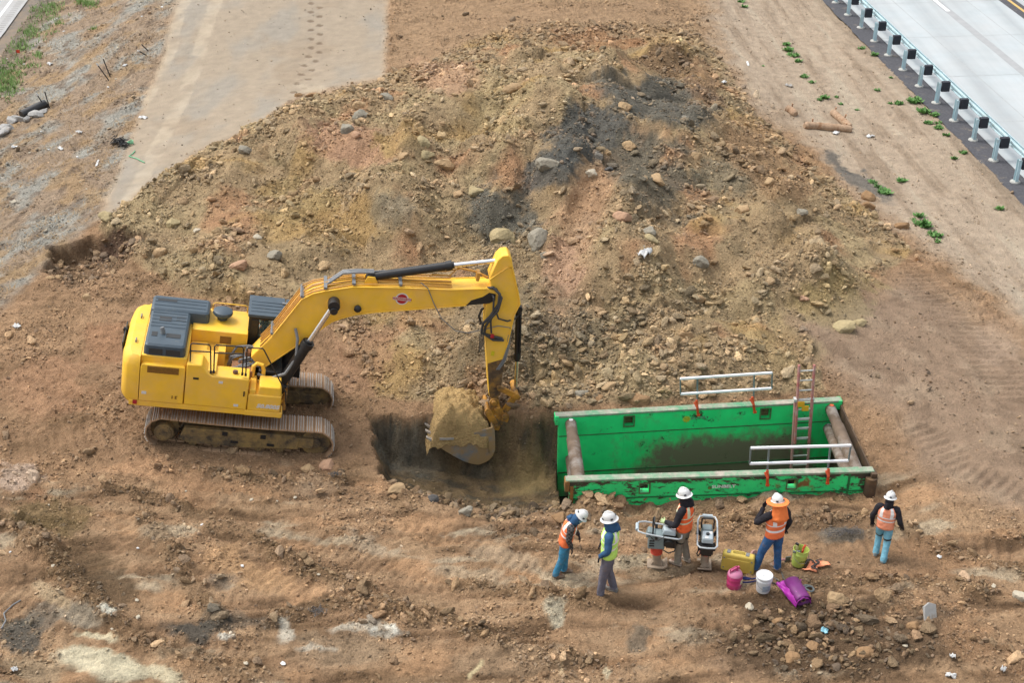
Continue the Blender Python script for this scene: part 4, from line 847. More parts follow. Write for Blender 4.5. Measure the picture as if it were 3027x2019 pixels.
# the load of clay in the bucket
nL=46; rows=[]
x0,x1=min(p[0] for p in SPB)+.05,max(p[0] for p in SPB)-.05
zr=[E(*z3(*p),YK0)[1] for p in ((905,530),(1250,470))]; zm=np.mean(zr)
gx_,gy_=np.meshgrid(np.linspace(0,1,nL),np.linspace(0,1,nL)); XX=x0-.10+(x1-x0+.02)*gx_; YY=YK0-.03+(YK1-YK0+.16)*gy_
edge_=np.minimum(np.minimum(gx_,1-gx_)/.22,np.minimum(gy_+.02,1.02-gy_)/.16); dome=1-np.exp(-np.clip(edge_,0,None)*1.5)
Lz=zm-.14+.20*gx_+.86*dome*(1-.38*gx_)+.16*fbm(XX*2.2,YY*2.2,5,401,.6)+np.clip(.6-worley(XX/.16,YY/.16,7)[0],0,1)*.17*(worley(XX/.16,YY/.16,7)[2]+.2)
Lz=Lz-.46*sst(.42,.0,edge_)
V=np.stack([XX,YY,Lz],-1).reshape(-1,3)@XRn.T+XO
ii=np.arange(nL*nL).reshape(nL,nL); FQ_=np.stack([ii[:-1,:-1],ii[:-1,1:],ii[1:,1:],ii[1:,:-1]],-1).reshape(-1,4)
cl0=lin((186,156,108))*np.exp(.12*fbm(XX*2.5,YY*2.5,4,402)).reshape(-1,1)
ld=bigmesh('clay_load',V,FQ_,cl0/SOILK,4,M_soil); tag(ld,'heaped tan clay filling the excavator bucket','soil')
# ================================================================== TRENCH SHIELD
def zs(x,y): return 1580+x*.45089,1040+y*.45089
class Panel:
    """vertical plane through two points; s runs along it, h is height above the top edge"""
    def __init__(s,A,B):
        s.A=np.array(A);d=np.array(B)-s.A; s.L=float(np.hypot(d[0],d[1])); s.u=np.array([d[0]/s.L,d[1]/s.L,0]); s.n=np.array([s.u[1],-s.u[0],0]); s.tilt=d[2]/s.L
    def at(s,px,py,off=0.):
        d=ray(px,py); t=np.dot(s.A+s.n*off-CAM,s.n)/np.dot(d,s.n); p=CAM+d*t; return float(np.dot(p-s.A,s.u)),float(p[2]-s.A[2]),p
    def M(s):
        return Matrix(((s.u[0],-s.n[0],0,s.A[0]),(s.u[1],-s.n[1],0,s.A[1]),(0,0,1,s.A[2]),(0,0,0,1)))
def greenmat(name,inside):
    m=mat(name,alb(36,176,100,.62),.45,0,.10,2.5,.06,30); t=m.node_tree; b=t.nodes['Principled BSDF']; tc=t.nodes['Texture Coordinate']
    src=b.inputs['Base Color'].links[0].from_socket
    def noise(sc,det,rg,vec=None):
        n=t.nodes.new('ShaderNodeTexNoise'); n.inputs['Scale'].default_value=sc; n.inputs['Detail'].default_value=det; n.inputs['Roughness'].default_value=rg
        t.links.new(vec or tc.outputs['Object'],n.inputs['Vector']); return n.outputs['Fac']
    def math_(op,a,b_):
        n=t.nodes.new('ShaderNodeMath'); n.operation=op
        for i,q in enumerate((a,b_)):
            if isinstance(q,(int,float)): n.inputs[i].default_value=q
            else: t.links.new(q,n.inputs[i])
        return n.outputs[0]
    def ramp(f,a,b_):
        n=t.nodes.new('ShaderNodeMapRange'); n.interpolation_type='SMOOTHSTEP'; n.inputs['From Min'].default_value=a; n.inputs['From Max'].default_value=b_; t.links.new(f,n.inputs['Value']); return n.outputs[0]
    def mix(f,a,col):
        n=t.nodes.new('ShaderNodeMix'); n.data_type='RGBA'; t.links.new(f,n.inputs['Factor']); t.links.new(a,n.inputs['A']); n.inputs['B'].default_value=(*col,1); return n.outputs['Result']
    mp=t.nodes.new('ShaderNodeMapping'); mp.inputs['Scale'].default_value=(1,1,2.6) if not inside else (1.2,1,.9); t.links.new(tc.outputs['Object'],mp.inputs['Vector'])
    sx=t.nodes.new('ShaderNodeSeparateXYZ'); t.links.new(tc.outputs['Object'],sx.inputs[0])
    if inside:
        # mud smeared over the lower right of the wall
        gx1=ramp(sx.outputs['X'],.9,3.2); gx2=ramp(sx.outputs['X'],6.6,5.2); gz=ramp(sx.outputs['Z'],-.35,-1.35)
        g=math_('MULTIPLY',math_('MULTIPLY',gx1,gx2),gz)
        low=ramp(sx.outputs['Z'],-1.45,-2.0)
        f=math_('ADD',math_('ADD',math_('MULTIPLY',g,.46),math_('MULTIPLY',low,.25)),noise(2.2,12,.72,mp.outputs[0]))
        c=mix(ramp(f,.52,.88),src,alb(140,126,106)); c=mix(ramp(noise(1.7,13,.80),.575,.62),c,alb(70,84,64))
        c=mix(ramp(noise(9,6,.6),.66,.72),c,alb(120,92,62))
    else:
        top=ramp(sx.outputs['Z'],-.22,-.05)
        f=math_('ADD',noise(2.6,13,.78,mp.outputs[0]),math_('MULTIPLY',top,.07))
        ex_e=ramp(math_('ABSOLUTE',math_('SUBTRACT',sx.outputs['X'],3.25),0),2.75,3.25)
        f=math_('ADD',f,math_('MULTIPLY',ex_e,.09))
        c=mix(ramp(f,.525,.565),src,alb(74,70,60)); c=mix(ramp(noise(1.1,9,.65),.60,.68),c,alb(150,108,64))
        c=mix(ramp(noise(14,5,.6),.68,.74),c,alb(40,40,38))
    t.links.new(c,b.inputs['Base Color']); return m
M_gin=greenmat('green paint inside',True); M_gout=greenmat('green paint outside',False)
M_edge=mat('worn steel edge',alb(190,180,166),.6,0,.25,7,.3,30,alb(110,176,134),2.0,.50,.3,.005,.1)
M_rst=mat('rusty pipe',alb(124,106,90),.8,0,.28,3.5,.4,25,alb(160,152,144),1.8,.44,.3,.006,.07); M_rst2=mat('rust brown',alb(98,80,64),.85,0,.3,4,.4,25,alb(140,110,74),2.5,.36,.3,.006,.1)
M_orust=mat('orange rust',alb(166,116,58),.8,0,.25,5,.3,25,alb(90,84,60),3,.4)
HT=2.25
def panel(PN,wins,mt_face,name,thick=.16):
    """a panel as a mesh of boxes round its openings"""
    L=PN.L; m=MB(); th=thick
    xs=[0]+[v for w_ in wins for v in (w_[0]-w_[2]/2,w_[0]+w_[2]/2)]+[L]
    for i in range(0,len(xs),2): m.box(((xs[i]+xs[i+1])/2,th/2,-HT/2-.05),(xs[i+1]-xs[i],th,HT))
    for c,h,w_,hh in wins:
        m.box((c,th/2,(h+hh/2-.05)/2),(w_,th,abs(h+hh/2)-.05)); zb_=h-hh/2; m.box((c,th/2,(zb_-HT-.05)/2),(w_,th,HT+.05+zb_))
    o=m.build(name,mt_face,shield,smooth=0,bevel=.004)
    # panel frame follows the real slope of the top edge
    sh=Matrix.Identity(4); sh[2][0]=PN.tilt
    o.matrix_local=shield.matrix_world.inverted()@PN.M()@sh
    return o
PF=Panel(SH_FL,SH_FR); PNr=Panel(SH_NL,SH_NR)
shield=thing('trench_shield','long green steel trench shield sunk in the excavation, rusty pipes between its two walls','trench shield',(4.4,24.7,-1.9))
bpy.context.view_layer.update()
wf=[(PF.at(*zs(x,y))[0],PF.at(*zs(x,y))[1]-PF.tilt*PF.at(*zs(x,y))[0],.22,.27) for x,y in ((620,455),(1514,405))]
wn=[(PNr.at(*zs(x,y))[0],PNr.at(*zs(x,y))[1]-PNr.tilt*PNr.at(*zs(x,y))[0],.20,.24) for x,y in ((722,897),(1687,872))]
pf=panel(PF,wf,M_gin,'side_wall'); pnr=panel(PNr,wn,M_gout,'side_wall')
# the near wall hangs on the near plane and its thickness runs away from the camera; same for the far wall
def sub(m,name,mt_,par,**k): return m.build(name,mt_,par,**k)
for PN,par,wins in ((PF,pf,wf),(PNr,pnr,wn)):
    L=PN.L
    m=MB(); m.box((L/2,.08,-.022),(L+.16,.185,.056)); sub(m,'top_edge',M_edge,par,bevel=.01)
    M_rim=mat('rim '+str(L)[:4],alb(96,130,84),.6,0,.3,12)
    for c,h,w_,hh in wins:
        m=MB()
        for dx in (-1,1): m.box((c+dx*(w_/2+.012),-.004,h),(.024,.03,hh+.04))
        m.box((c,-.004,h-hh/2-.012),(w_,.03,.024)); m.box((c,-.004,h+hh/2+.012),(w_,.03,.024)); sub(m,'window_rim',M_rim,par,smooth=0)
    pass
m=MB(); m.box((PF.L/2,-.005,-.56),(PF.L-.02,.012,.022)); m.box((PF.L/2,-.009,-1.60),(PF.L-.02,.02,.03)); sub(m,'weld_seam',mat('weld',alb(76,120,80),.6,0,.4,5),pf,smooth=0)
m=MB(); m.box((-.045,.08,-.115),(.09,.20,.24)); m.box((PF.L+.04,.08,-.115),(.09,.20,.24)); build_each(m,'corner_block',M_gin,pf,bevel=.008)
m=MB(); m.box((-.05,.08,-.15),(.10,.22,.26)); m.box((.05,-.012,-.75),(.07,.03,1.2)); sub(m,'corner_post',M_orust,pnr,bevel=.008)
m=MB(); m.box((PNr.L+.06,.02,-.06),(.13,.24,.1)); m.tube([(PNr.L+.02,-.05,-.12),(PNr.L+.02,-.05,-1.6)],[.13,.13],14); sub(m,'corner_post',M_rst2,pnr,bevel=.006)
m=MB(); m.box((PNr.L/2,-.006,-.50),(PNr.L*.98,.016,.03)); m.box((PNr.L-.45,-.005,-.3),(.05,.014,.6)); sub(m,'weld_seam',mat('weld2',alb(36,128,72),.6,0,.3,5),pnr,smooth=0)
# spreader pipes
def onpan(PN,x,y,off): return PN.at(*zs(x,y),off)[2]
iS=shield.matrix_world.inverted()
def spread(a,b,r,mt_,sleeve=True):
    A=Vector(onpan(PF,*a,.0)); B=Vector(onpan(PNr,*b,-.16))
    m=MB(); m.tube([iS@A,iS@B],[r,r],20)
    if sleeve: q=A.lerp(B,.30); m.tube([iS@q,iS@B],[r*1.16,r*1.16],20)
    o=m.build('spreader_pipe',mt_,shield); return o,A,B
o,A,B=spread((238,468),(290,850),.13,M_rst)
o2,A2,B2=spread((1940,372),(2118,800),.125,M_rst); o3,A3,B3=spread((1925,500),(2052,800),.125,M_rst,False)
m=MB(); m.tube([iS@(A+Vector((.02,0,-1.0))),iS@(B+Vector((.02,0,-1.0)))],[.125,.125],20); m.build('spreader_pipe',M_rst,shield)
for p,mm in ((A,M_white),(A3,M_white),(A2,mat('orange mark',alb(232,110,70),.6))):
    q=MB(); q.cyl(iS@(p+Vector((0,-.06,.125))),iS@(p+Vector((0,-.06,.14))),.05,12); q.build('paint_mark',mm,shield)
# sheet closing the far end of the box
F2=np.array(SH_FR)+np.array([.06,-.02,-.10]); N2=np.array(SH_NR)+np.array([.05,.16,-.03])
m=MB(); d_=Vector(N2-F2); m.add([iS@Vector(F2),iS@Vector(N2),iS@Vector(N2-np.array([.0,0,1.9])),iS@Vector(F2-np.array([.0,0,1.9]))],[(0,1,2,3)])
m.build('end_plate',M_rst2,shield,solid=.03,smooth=0)
# lettering and emblem
def ontext(PN,body,x,y,size,mt_,par,sx=1.2):
    s,h,_=PN.at(*zs(x,y)); h-=PN.tilt*s
    return text('lettering',body,size,Matrix.Translation((s,-.003,h))@Matrix.Rotation(PI/2,4,'X')@Matrix.Diagonal((sx,1,1,1)),mt_,par,.001,.003)
M_fade=mat('faded white',alb(226,236,230,1.1),.6,0,.1,30,0,20,alb(30,140,84,1.1),14,.34)
ontext(PNr,'SUNBELT',1240,888,.105,M_fade,pnr); ontext(PF,'SUNBELT',1085,434,.085,mat('faded white2',alb(150,190,172),.6,0,.2,30,0,20,alb(40,90,66),12,.5),pf)
s,h,_=PF.at(*zs(997,442)); h-=PF.tilt*s
m=MB(); star=[]
for k in range(20): t=2*PI*k/20; r_=.105 if k%2 else .07; star.append((s+r_*math.cos(t),h+r_*math.sin(t)))
m.prism(star,-.004,.004); m.build('emblem',mat('emblem yellow',alb(214,216,60),.6,0,.15,20,0,20,alb(40,160,80),14,.42),pf,smooth=0)
s,h,_=PNr.at(*zs(1150,895)); h-=PNr.tilt*s
m=MB(); m.prism([(s+.05*math.cos(2*PI*k/8),h+.05*math.sin(2*PI*k/8)) for k in range(8)],-.004,.004); m.build('emblem',mat('emblem old',alb(150,170,60),.6,0,.2,20,0,20,alb(30,140,80),12,.5),pnr,smooth=0)
# ------------------------------------------------------------------ railings clamped to the shield
M_alu=mat('galvanised rail',alb(240,243,246,1.1),.45,0,.06,10); M_rgrey=mat('rail post',alb(142,156,158),.5,.2,.1,10); M_cl=mat('orange clamp',alb(236,92,42),.5,0,.08,12)
def guard(PN,off,tl,tr,bl,br,posts,label):
    P=lambda q:PN.at(*zs(*q),off)[2]
    o=np.array(P(posts[0][2])); o[2]=o[2]
    g=thing('guard_rail',label,'railing',tuple(o),group='railings clamped on the trench shield')
    L=lambda q:Vector(P(q))-Vector(o)
    for a,b in ((tl,tr),(bl,br)):
        m=MB(); m.bar(L(a),L(b),.05,.05); m.build('rail',M_alu,g,bevel=.006)
    for a,b in ((tl,bl),(tr,br)):
        m=MB(); m.bar(L(a),L(b),.032,.032,(0,1,0)); m.build('end_bar',M_rgrey,g)
    for a,b,c,d in posts:
        m=MB(); q=Vector((0,.04,0)); m.bar(L(a)+q,L(c)+q,.036,.036,(0,1,0)); m.build('post',M_rgrey,g)
        m=MB(); A=L(b);D=L(d); mid=A.lerp(D,.42); f=Vector((0,-.05,0)); m.bar(A,mid+f,.055,.05,(0,1,0)); m.bar(mid+f,D+f,.055,.04,(0,1,0)); s_=Vector((-.05,0,.0)); m.bar(A.lerp(D,.12)+s_,mid+f*1.6,.05,.045,(0,1,0)); m.box(D+f+Vector((0,0,.03)),(.075,.05,.05)); m.build('clamp',M_cl,g,bevel=.005)
    return g
guard(PF,.02,(955,178),(1558,138),(957,278),(1555,240),[((1070,172),(1062,318),(1066,405),(1072,415)),((1442,148),(1428,296),(1436,385),(1442,395))],'silver railing clamped with orange brackets on the far wall of the trench shield')
guard(PNr,.03,(1418,632),(2075,615),(1410,735),(2058,715),[((1540,640),(1527,778),(1524,860),(1524,872)),((1942,628),(1928,768),(1918,850),(1917,860))],'silver railing clamped with orange brackets on the near wall, in front of the ladder')
# ------------------------------------------------------------------ ladder
lean=.20; c0=np.array(PF.at(*zs(1760,322),.17)[2]); vv=np.array([PF.n[0]*lean,PF.n[1]*lean,-1.]); vv/=np.linalg.norm(vv); lnm=np.cross(PF.u,vv)
def onlad(x,y,off=0.):
    d=ray(*zs(x,y)); q=c0+lnm*off; t=np.dot(q-CAM,lnm)/np.dot(d,lnm); return Vector(CAM+d*t)
lf=(onlad(1684,790)+onlad(1785,783))/2
lad=thing('ladder','red fibreglass extension ladder leaning on the far wall of the green trench shield','ladder',tuple(lf))
M_lr=mat('faded red rail',alb(196,146,140),.5,0,.12,5,.1,20,alb(196,178,172),2.2,.4); M_lr2=mat('red rail',alb(196,116,108),.5,0,.12,5,.1,20,alb(200,166,160),2.2,.48); M_rung=mat('aluminium rung',alb(214,216,212),.45,0,.1,14)
def lrail(a,b,off,mt_):
    m=MB(); m.bar(onlad(*a,off)-lf,onlad(*b,off)-lf,.045,.085,tuple(lnm)); m.build('rail',mt_,lad,bevel=.006)
sgn=1 if np.dot(lnm,CAM-c0)>0 else -1
lrail((1709,312),(1681,792),0,M_lr); lrail((1822,312),(1786,785),0,M_lr); lrail((1735,86),(1707,603),.07*sgn,M_lr2); lrail((1835,86),(1797,596),.07*sgn,M_lr2)
for k,y in enumerate((125,188,253,312,322,378,438,447,500,508,565,574,682,742)):
    f=(y-86)/517; up=y<320 or y in (378,438,500,565)
    a=(1735-28*f,y+2) if up else (1710-28*(y-312)/480,y+2); b=(1835-38*f,y-4) if up else (1822-36*(y-312)/473,y-4)
    m=MB(); m.tube([onlad(*a,.07*sgn if up else 0)-lf,onlad(*b,.07*sgn if up else 0)-lf],.019,8); m.build('rung',M_rung,lad)
m=MB(); q=onlad(1684,790)-lf; m.box(q,(.08,.1,.06)); q2=onlad(1785,783)-lf; m.box(q2,(.08,.1,.06)); m.build('foot',M_blk,lad) if False else None
for q_ in (q,q2): MB().box(q_,(.08,.1,.06)).build('foot',M_blk,lad,bevel=.01)
for (x,y) in ((1748,345),(1775,372)):
    m=MB(); p=onlad(x,y,.12*sgn)-lf; m.box(p,(.16,.03,.13),(-.15,0,.05)); m.build('yellow_pad',mat('yellow pad',alb(242,184,30),.6,0,.05,9),lad,bevel=.008)
for x,y in ((1709,314),(1822,308)): MB().box(onlad(x,y,.05*sgn)-lf,(.07,.12,.08)).build('rail_guide',M_rung,lad,bevel=.008)
# ================================================================== HIGHWAY GUARDRAIL
M_galv=mat('galvanised steel',alb(186,212,220,1.1),.5,0,.10,3,.1,30,alb(190,206,206),1.6,.4); M_blkout=mat('blockout plastic',alb(44,46,58),.6,0,.15,10)
gr_o=G0+np.array([0,0,-.05])
rail_t=thing('highway_guardrail','galvanised steel guardrail on posts with black blocks along the highway edge','guardrail',tuple(gr_o))
rail_t.rotation_euler=(0,0,math.atan2(RU[1],RU[0]))     # local x runs along the road, local y to its left
rw0=random.Random(12); n0,n1=-7,20; SPC=float(np.dot((W(2671,203.6)-W(2748,284.5))[:2],RU))/1.78
q=[float(np.dot((W(2640+a*.2806,120+b*.2806)-G0)[:2],RU)) for a,b in ((110,298),(272,468),(460,640),(645,832),(860,1035),(1075,1250),(1295,1475))]
SPC=-np.polyfit(range(7),q,1)[0]
prof=[(.0,.0),(.03,.035),(.08,.055),(.08,.095),(.0,.13),(.0,.18),(.08,.215),(.08,.255),(.03,.275),(.0,.31)]
bm_=MB(); xs=np.linspace(n0*SPC-1,n1*SPC+1,60); bm_.grid([[(x,-.47-.01-a,.49+b) for a,b in prof] for x in xs]); bm_.build('beam',M_galv,rail_t,solid=.008,smooth=25)
for k in range(n0,n1+1):
    x=k*SPC+rw0.gauss(0,.02); m=MB()
    m.box((x,0,.36),(.15,.012,.84)); m.box((x-.072,0,.36),(.008,.105,.84)); m.box((x+.072,0,.36),(.008,.105,.84)); m.build('post',M_galv,rail_t,smooth=0)
    m=MB(); m.box((x,-.06-.18,.635),(.16,.29,.36)); m.build('block',M_blkout,rail_t,bevel=.008)
    m=MB(); m.lathe([(.17,.0),(.16,.03),(.10,.05),(.0,.052)],(x+.02,0,.005),12); m.build('post_collar',mat('collar',alb(196,196,190),.9,0,.1,20) if k==n0 else bpy.data.materials['collar'],rail_t)
# ================================================================== WEEDS, STAKES, STRAW ROLLS
M_leaf=mat('weed leaf',alb(104,152,76),.75,0,.3,9,0); M_leaf2=mat('grass blade',alb(140,172,96),.75,0,.3,9,0); M_straw=mat('dry grass',alb(176,146,104),.9,0,.3,9)
def tuft(r,h,n,rng,flat_=.5):
    m=MB()
    for _ in range(n):
        a=rng.uniform(0,2*PI); rad=r*math.sqrt(rng.random()); x,y=rad*math.cos(a),rad*math.sin(a)
        l=h*rng.uniform(.5,1.1); tl=rng.uniform(.2,1.1); d=rng.uniform(0,2*PI); wd=l*rng.uniform(.14,.30)
        t=Vector((math.cos(d)*math.sin(tl),math.sin(d)*math.sin(tl),math.cos(tl)*flat_+.15)); s=t.cross(Vector((0,0,1))).normalized()*wd; b=Vector((x,y,.0))
        m.add([b-s*.3,b+t*l*.55-s,b+t*l,b+t*l*.55+s,b+s*.3],[(0,1,2,3,4)])
    return m
rw=random.Random(5)
def zg(x,y): return 2300+x*.3953,y*.3953
WD=[((60,335),1.0),((80,378),1.5),((115,415),1.7),((150,460),1.1),((190,575),1.4),((250,617),.8),((350,735),1.0),((308,748),.7),((465,780),.8),((438,730),.6),((460,120),.8),((495,165),1.2),((570,240),1.0),((632,297),.9),((625,362),1.2),((705,360),1.5),((720,410),1.2),((810,470),1.0),((870,525),1.3),((925,585),1.2),((972,628),1.2),((845,580),.7),((1025,695),1.7),((1020,760),1.9),((1090,750),1.3),((1140,805),1.3),((905,777),1.2),((838,775),.7),((1090,838),1.4),((1170,865),1.3),((1210,868),1.0),((1120,922),1.2),((1195,920),1.0),((1250,925),1.2),((1200,958),1.4),((1300,970),1.7),((1330,995),1.2),((1255,1012),1.0),((1400,1065),.9),((1385,1143),1.2),((1460,1130),1.3),((1465,1160),.8),((1315,1187),.8),((1550,1215),1.0),((1640,1320),1.0),((710,1365),1.2),((740,1395),.9),((795,1440),1.5),((925,1357),1.0),((1740,1415),.6),((1820,1465),1.6),((740,675),.9),((590,825),.6)]
WD2=[((2715,640),.9),((2728,668),1.6),((2762,697),1.8),((2770,715),1.0),((2700,650),.7),((2955,618),.9),((2190,5),1.2),((2200,20),1.0),((2255,195),.5)]
pts=[(zg(*p),s) for p,s in WD]+WD2
lab=[]
for i,((px,py),s) in enumerate(pts):
    p=G(px,py); r_=.10*s; o=tuft(r_*rw.uniform(1.0,1.3),.16*s**.7*rw.uniform(.7,1.3),int(48*s),rw).build('weed',M_leaf,None,smooth=0); o.location=tuple(p); o.rotation_euler=(0,0,rw.random()*6)
    nearrail=(p[0]-G0[0])*RN[0]+(p[1]-G0[1])*RN[1]>RA-.9
    tag(o,('low green weed tuft growing along the dark asphalt edge below the guardrail' if nearrail else 'low green weed tuft growing out on the bare dirt shoulder away from the asphalt'),'weed','weeds along the asphalt edge' if nearrail else 'weeds on the dirt shoulder')
# grass along the side road
gb=MB(); rg=random.Random(8)
for px,py,rx,ry,n in ((140,55,70,25,60),(95,95,60,25,80),(60,135,45,25,70),(20,215,50,50,120),(10,260,45,35,110),(120,30,40,20,40),(265,12,22,10,60),(235,2,15,10,40),(160,18,30,12,40),(70,190,40,25,50),(30,240,40,30,60),(115,165,12,10,20),(175,70,8,6,12),(275,85,8,5,10)):
    for _ in range(n):
        a,b=px+rg.gauss(0,rx*.5),py+rg.gauss(0,ry*.5); p=G(a,b); l=rg.uniform(.10,.26)
        for _k in range(4):
            d=rg.uniform(0,6.28); t=Vector((math.cos(d)*.5,math.sin(d)*.5,.8)).normalized(); s=t.cross(Vector((0,0,1))).normalized()*.02; q=Vector(p)+Vector((rg.gauss(0,.08),rg.gauss(0,.08),-.01)); gb.add([q-s,q+s,q+t*l],[(0,1,2)])
tag(gb.build('grass',M_leaf2,None,smooth=0),kind='stuff')
sb_=MB(); rg=random.Random(9)
for _ in range(9000):
    px=rg.uniform(-10,520); py=rg.uniform(0,960)
    if polyd(LSL,np.array([float(px)]),np.array([float(py)]))[0]>-12 or (px+py*.55<175): continue
    if fbm(np.array([px*.006]),np.array([py*.012]),3,77)[0]<-.05: continue
    p=wb(px,py,2); p[2]=hz(p[0],p[1]); l=rg.uniform(.08,.26); d=rg.uniform(0,6.28); t=Vector((math.cos(d)*.9,math.sin(d)*.9,.45)).normalized(); s=t.cross(Vector((0,0,1))).normalized()*.012; q=Vector(p); sb_.add([q-s,q+s,q+t*l],[(0,1,2)])
tag(sb_.build('dry_grass',M_straw,None,smooth=0),kind='stuff')
# metal stakes in pairs on the left slope
def zl(x,y): return x*.34438,y*.34438
def stake(b,t,whitetip,label,grp):
    p=G(*zl(*b)); L=.9; d=ray(*zl(*t)); 
    # lean: the top lies on the ray through t, at the distance that gives the stake its length
    best=None
    k0=np.dot(p-CAM,d)/np.dot(d,d)
    q=CAM+d*k0; L=max(.5,np.linalg.norm(q-p)*1.02); dist=np.linalg.norm(q-p); k=k0-(math.sqrt(max(0,L*L-dist*dist))/np.linalg.norm(d)); q=CAM+d*k
    s_=thing('metal_stake',label,'stake',tuple(p),group=grp); v=Vector(q-p)
    MB().tube([v*-.1,v],.022,7).build('shaft',M_blk,s_)
    if whitetip: MB().tube([v*.86,v*1.0],.03,7).build('painted_tip',M_white,s_)
stake((935,690),(828,540),True,'white tipped stake of the middle pair on the left slope','stake pairs on the left slope')
stake((945,655),(886,503),False,'plain dark stake of the middle pair on the left slope','stake pairs on the left slope')
stake((392,925),(312,800),True,'white tipped stake beside the black pipe on the left slope','stake pairs on the left slope')
stake((425,925),(385,785),False,'plain dark stake standing at the end of the black pipe','stake pairs on the left slope')
stake((1262,475),(1182,430),True,'white tipped stake of the upper pair beside the haul road','stake pairs on the left slope')
stake((1268,430),(1215,378),False,'plain short stake of the upper pair beside the haul road','stake pairs on the left slope')
# drain pipe with broken concrete
a,b=G(*zl(190,1010)),G(*zl(395,915)); pm=MB(); pm.tube([a+(0,0,.1),b+(0,0,.12)],.17,14); o=pm.build('drain_pipe',M_blk,None); tag(o,'black drain pipe lying among broken concrete on the left slope','pipe')
M_cb=mat('broken concrete',alb(182,180,176),.9,0,.12,5,.4,18,alb(150,128,104),2,.4)
def rockobj(name,m,sx,sy,sz,seed,sub_=3,flat_=False):
    rng=np.random.default_rng(seed); v,f=boulder_shape(sub_,rng)
    v=v+.07*np.stack([pn(v[:,0]*2.5+seed,v[:,1]*2.5+v[:,2]*2,k) for k in (1,2,3)],1)
    me=bpy.data.meshes.new(name); me.from_pydata((v*np.array([sx,sy,sz])*.5).tolist(),[],f.tolist()); me.materials.append(m); o=bpy.data.objects.new(name,me); COL.objects.link(o); return o
for i,(x,y,s,l) in enumerate(((165,1035,.5,'pale broken concrete lump at the mouth of the black pipe'),(235,1035,.42,'grey concrete piece below the middle of the black pipe'),(310,1000,.55,'long grey concrete piece below the black pipe'),(365,970,.4,'small grey concrete piece near the upper end of the black pipe'),(100,1050,.5,'brownish concrete lump left of the pipe mouth'),(60,1110,.55,'grey concrete piece low on the left slope below the pipe'),(25,1150,.6,'grey concrete slab at the left edge of the photo'))):
    p=G(*zl(x,y)); o=rockobj('concrete_piece',M_cb,s*1.2,s*.8,s*.6,300+i); o.location=tuple(p+np.array([0,0,.06])); o.rotation_euler=(0,0,i*1.3); tag(o,l,'concrete','broken concrete by the pipe')
# straw rolls with stakes
M_wat=mat('straw roll',alb(196,166,138),.95,0,.2,14,.8,40,alb(160,122,90),3,.4,.2,.02); M_wood=mat('raw wood',alb(206,160,124),.8,0,.15,9)
def roll(pts,r,label):
    P=[G(*zg(*p)) for p in pts]; o0=P[0]; r0=thing('straw_roll',label,'straw roll',tuple(o0),group='straw rolls on the right shoulder')
    pp_=[]; rr_=[]
    for i in range(len(P)-1):
        for k in range(6):
            f=k/6; q=P[i]*(1-f)+P[i+1]*f; pp_.append(Vector(q-o0)+Vector((0,0,r*.6))); rr_.append(r*(1+.05*math.sin(k*2.1+i)))
    pp_.append(Vector(P[-1]-o0)+Vector((0,0,r*.6))); rr_.append(r*.7); rr_[0]=r*.7
    MB().tube(pp_,rr_,12).build('netted_straw',M_wat,r0)
roll([(195,955),(300,960),(440,972),(550,985)],.14,'straw roll lying across, nearest the trench heap')
roll([(405,850),(450,890),(490,925),(535,965)],.13,'straw roll running away towards the highway')
roll([(60,820),(95,840),(130,870)],.13,'short straw roll half buried beside the heap')
for (b,t,l) in (((255,945),(260,885),'wooden stake behind the long straw roll'),((512,965),(512,918),'wooden stake at the corner of the straw rolls'),((480,905),(510,852),'leaning wooden stake beside the far straw roll'),((415,850),(435,800),'wooden stake at the far end of the straw roll'),((105,820),(108,772),'wooden stake in the short buried straw roll'),((2180,0),(2180,0),'')):
    if not l: continue
    p=G(*zg(*b)); d=ray(*zg(*t)); k=np.dot(p-CAM,np.array([0,1,0]))/d[1]; q=CAM+d*k
    o=MB().bar((0,0,-.1),Vector(q-p),.045,.045,(0,1,0)).build('wooden_stake',M_wood,None); o.location=tuple(p); tag(o,l,'stake','wooden stakes by the straw rolls')
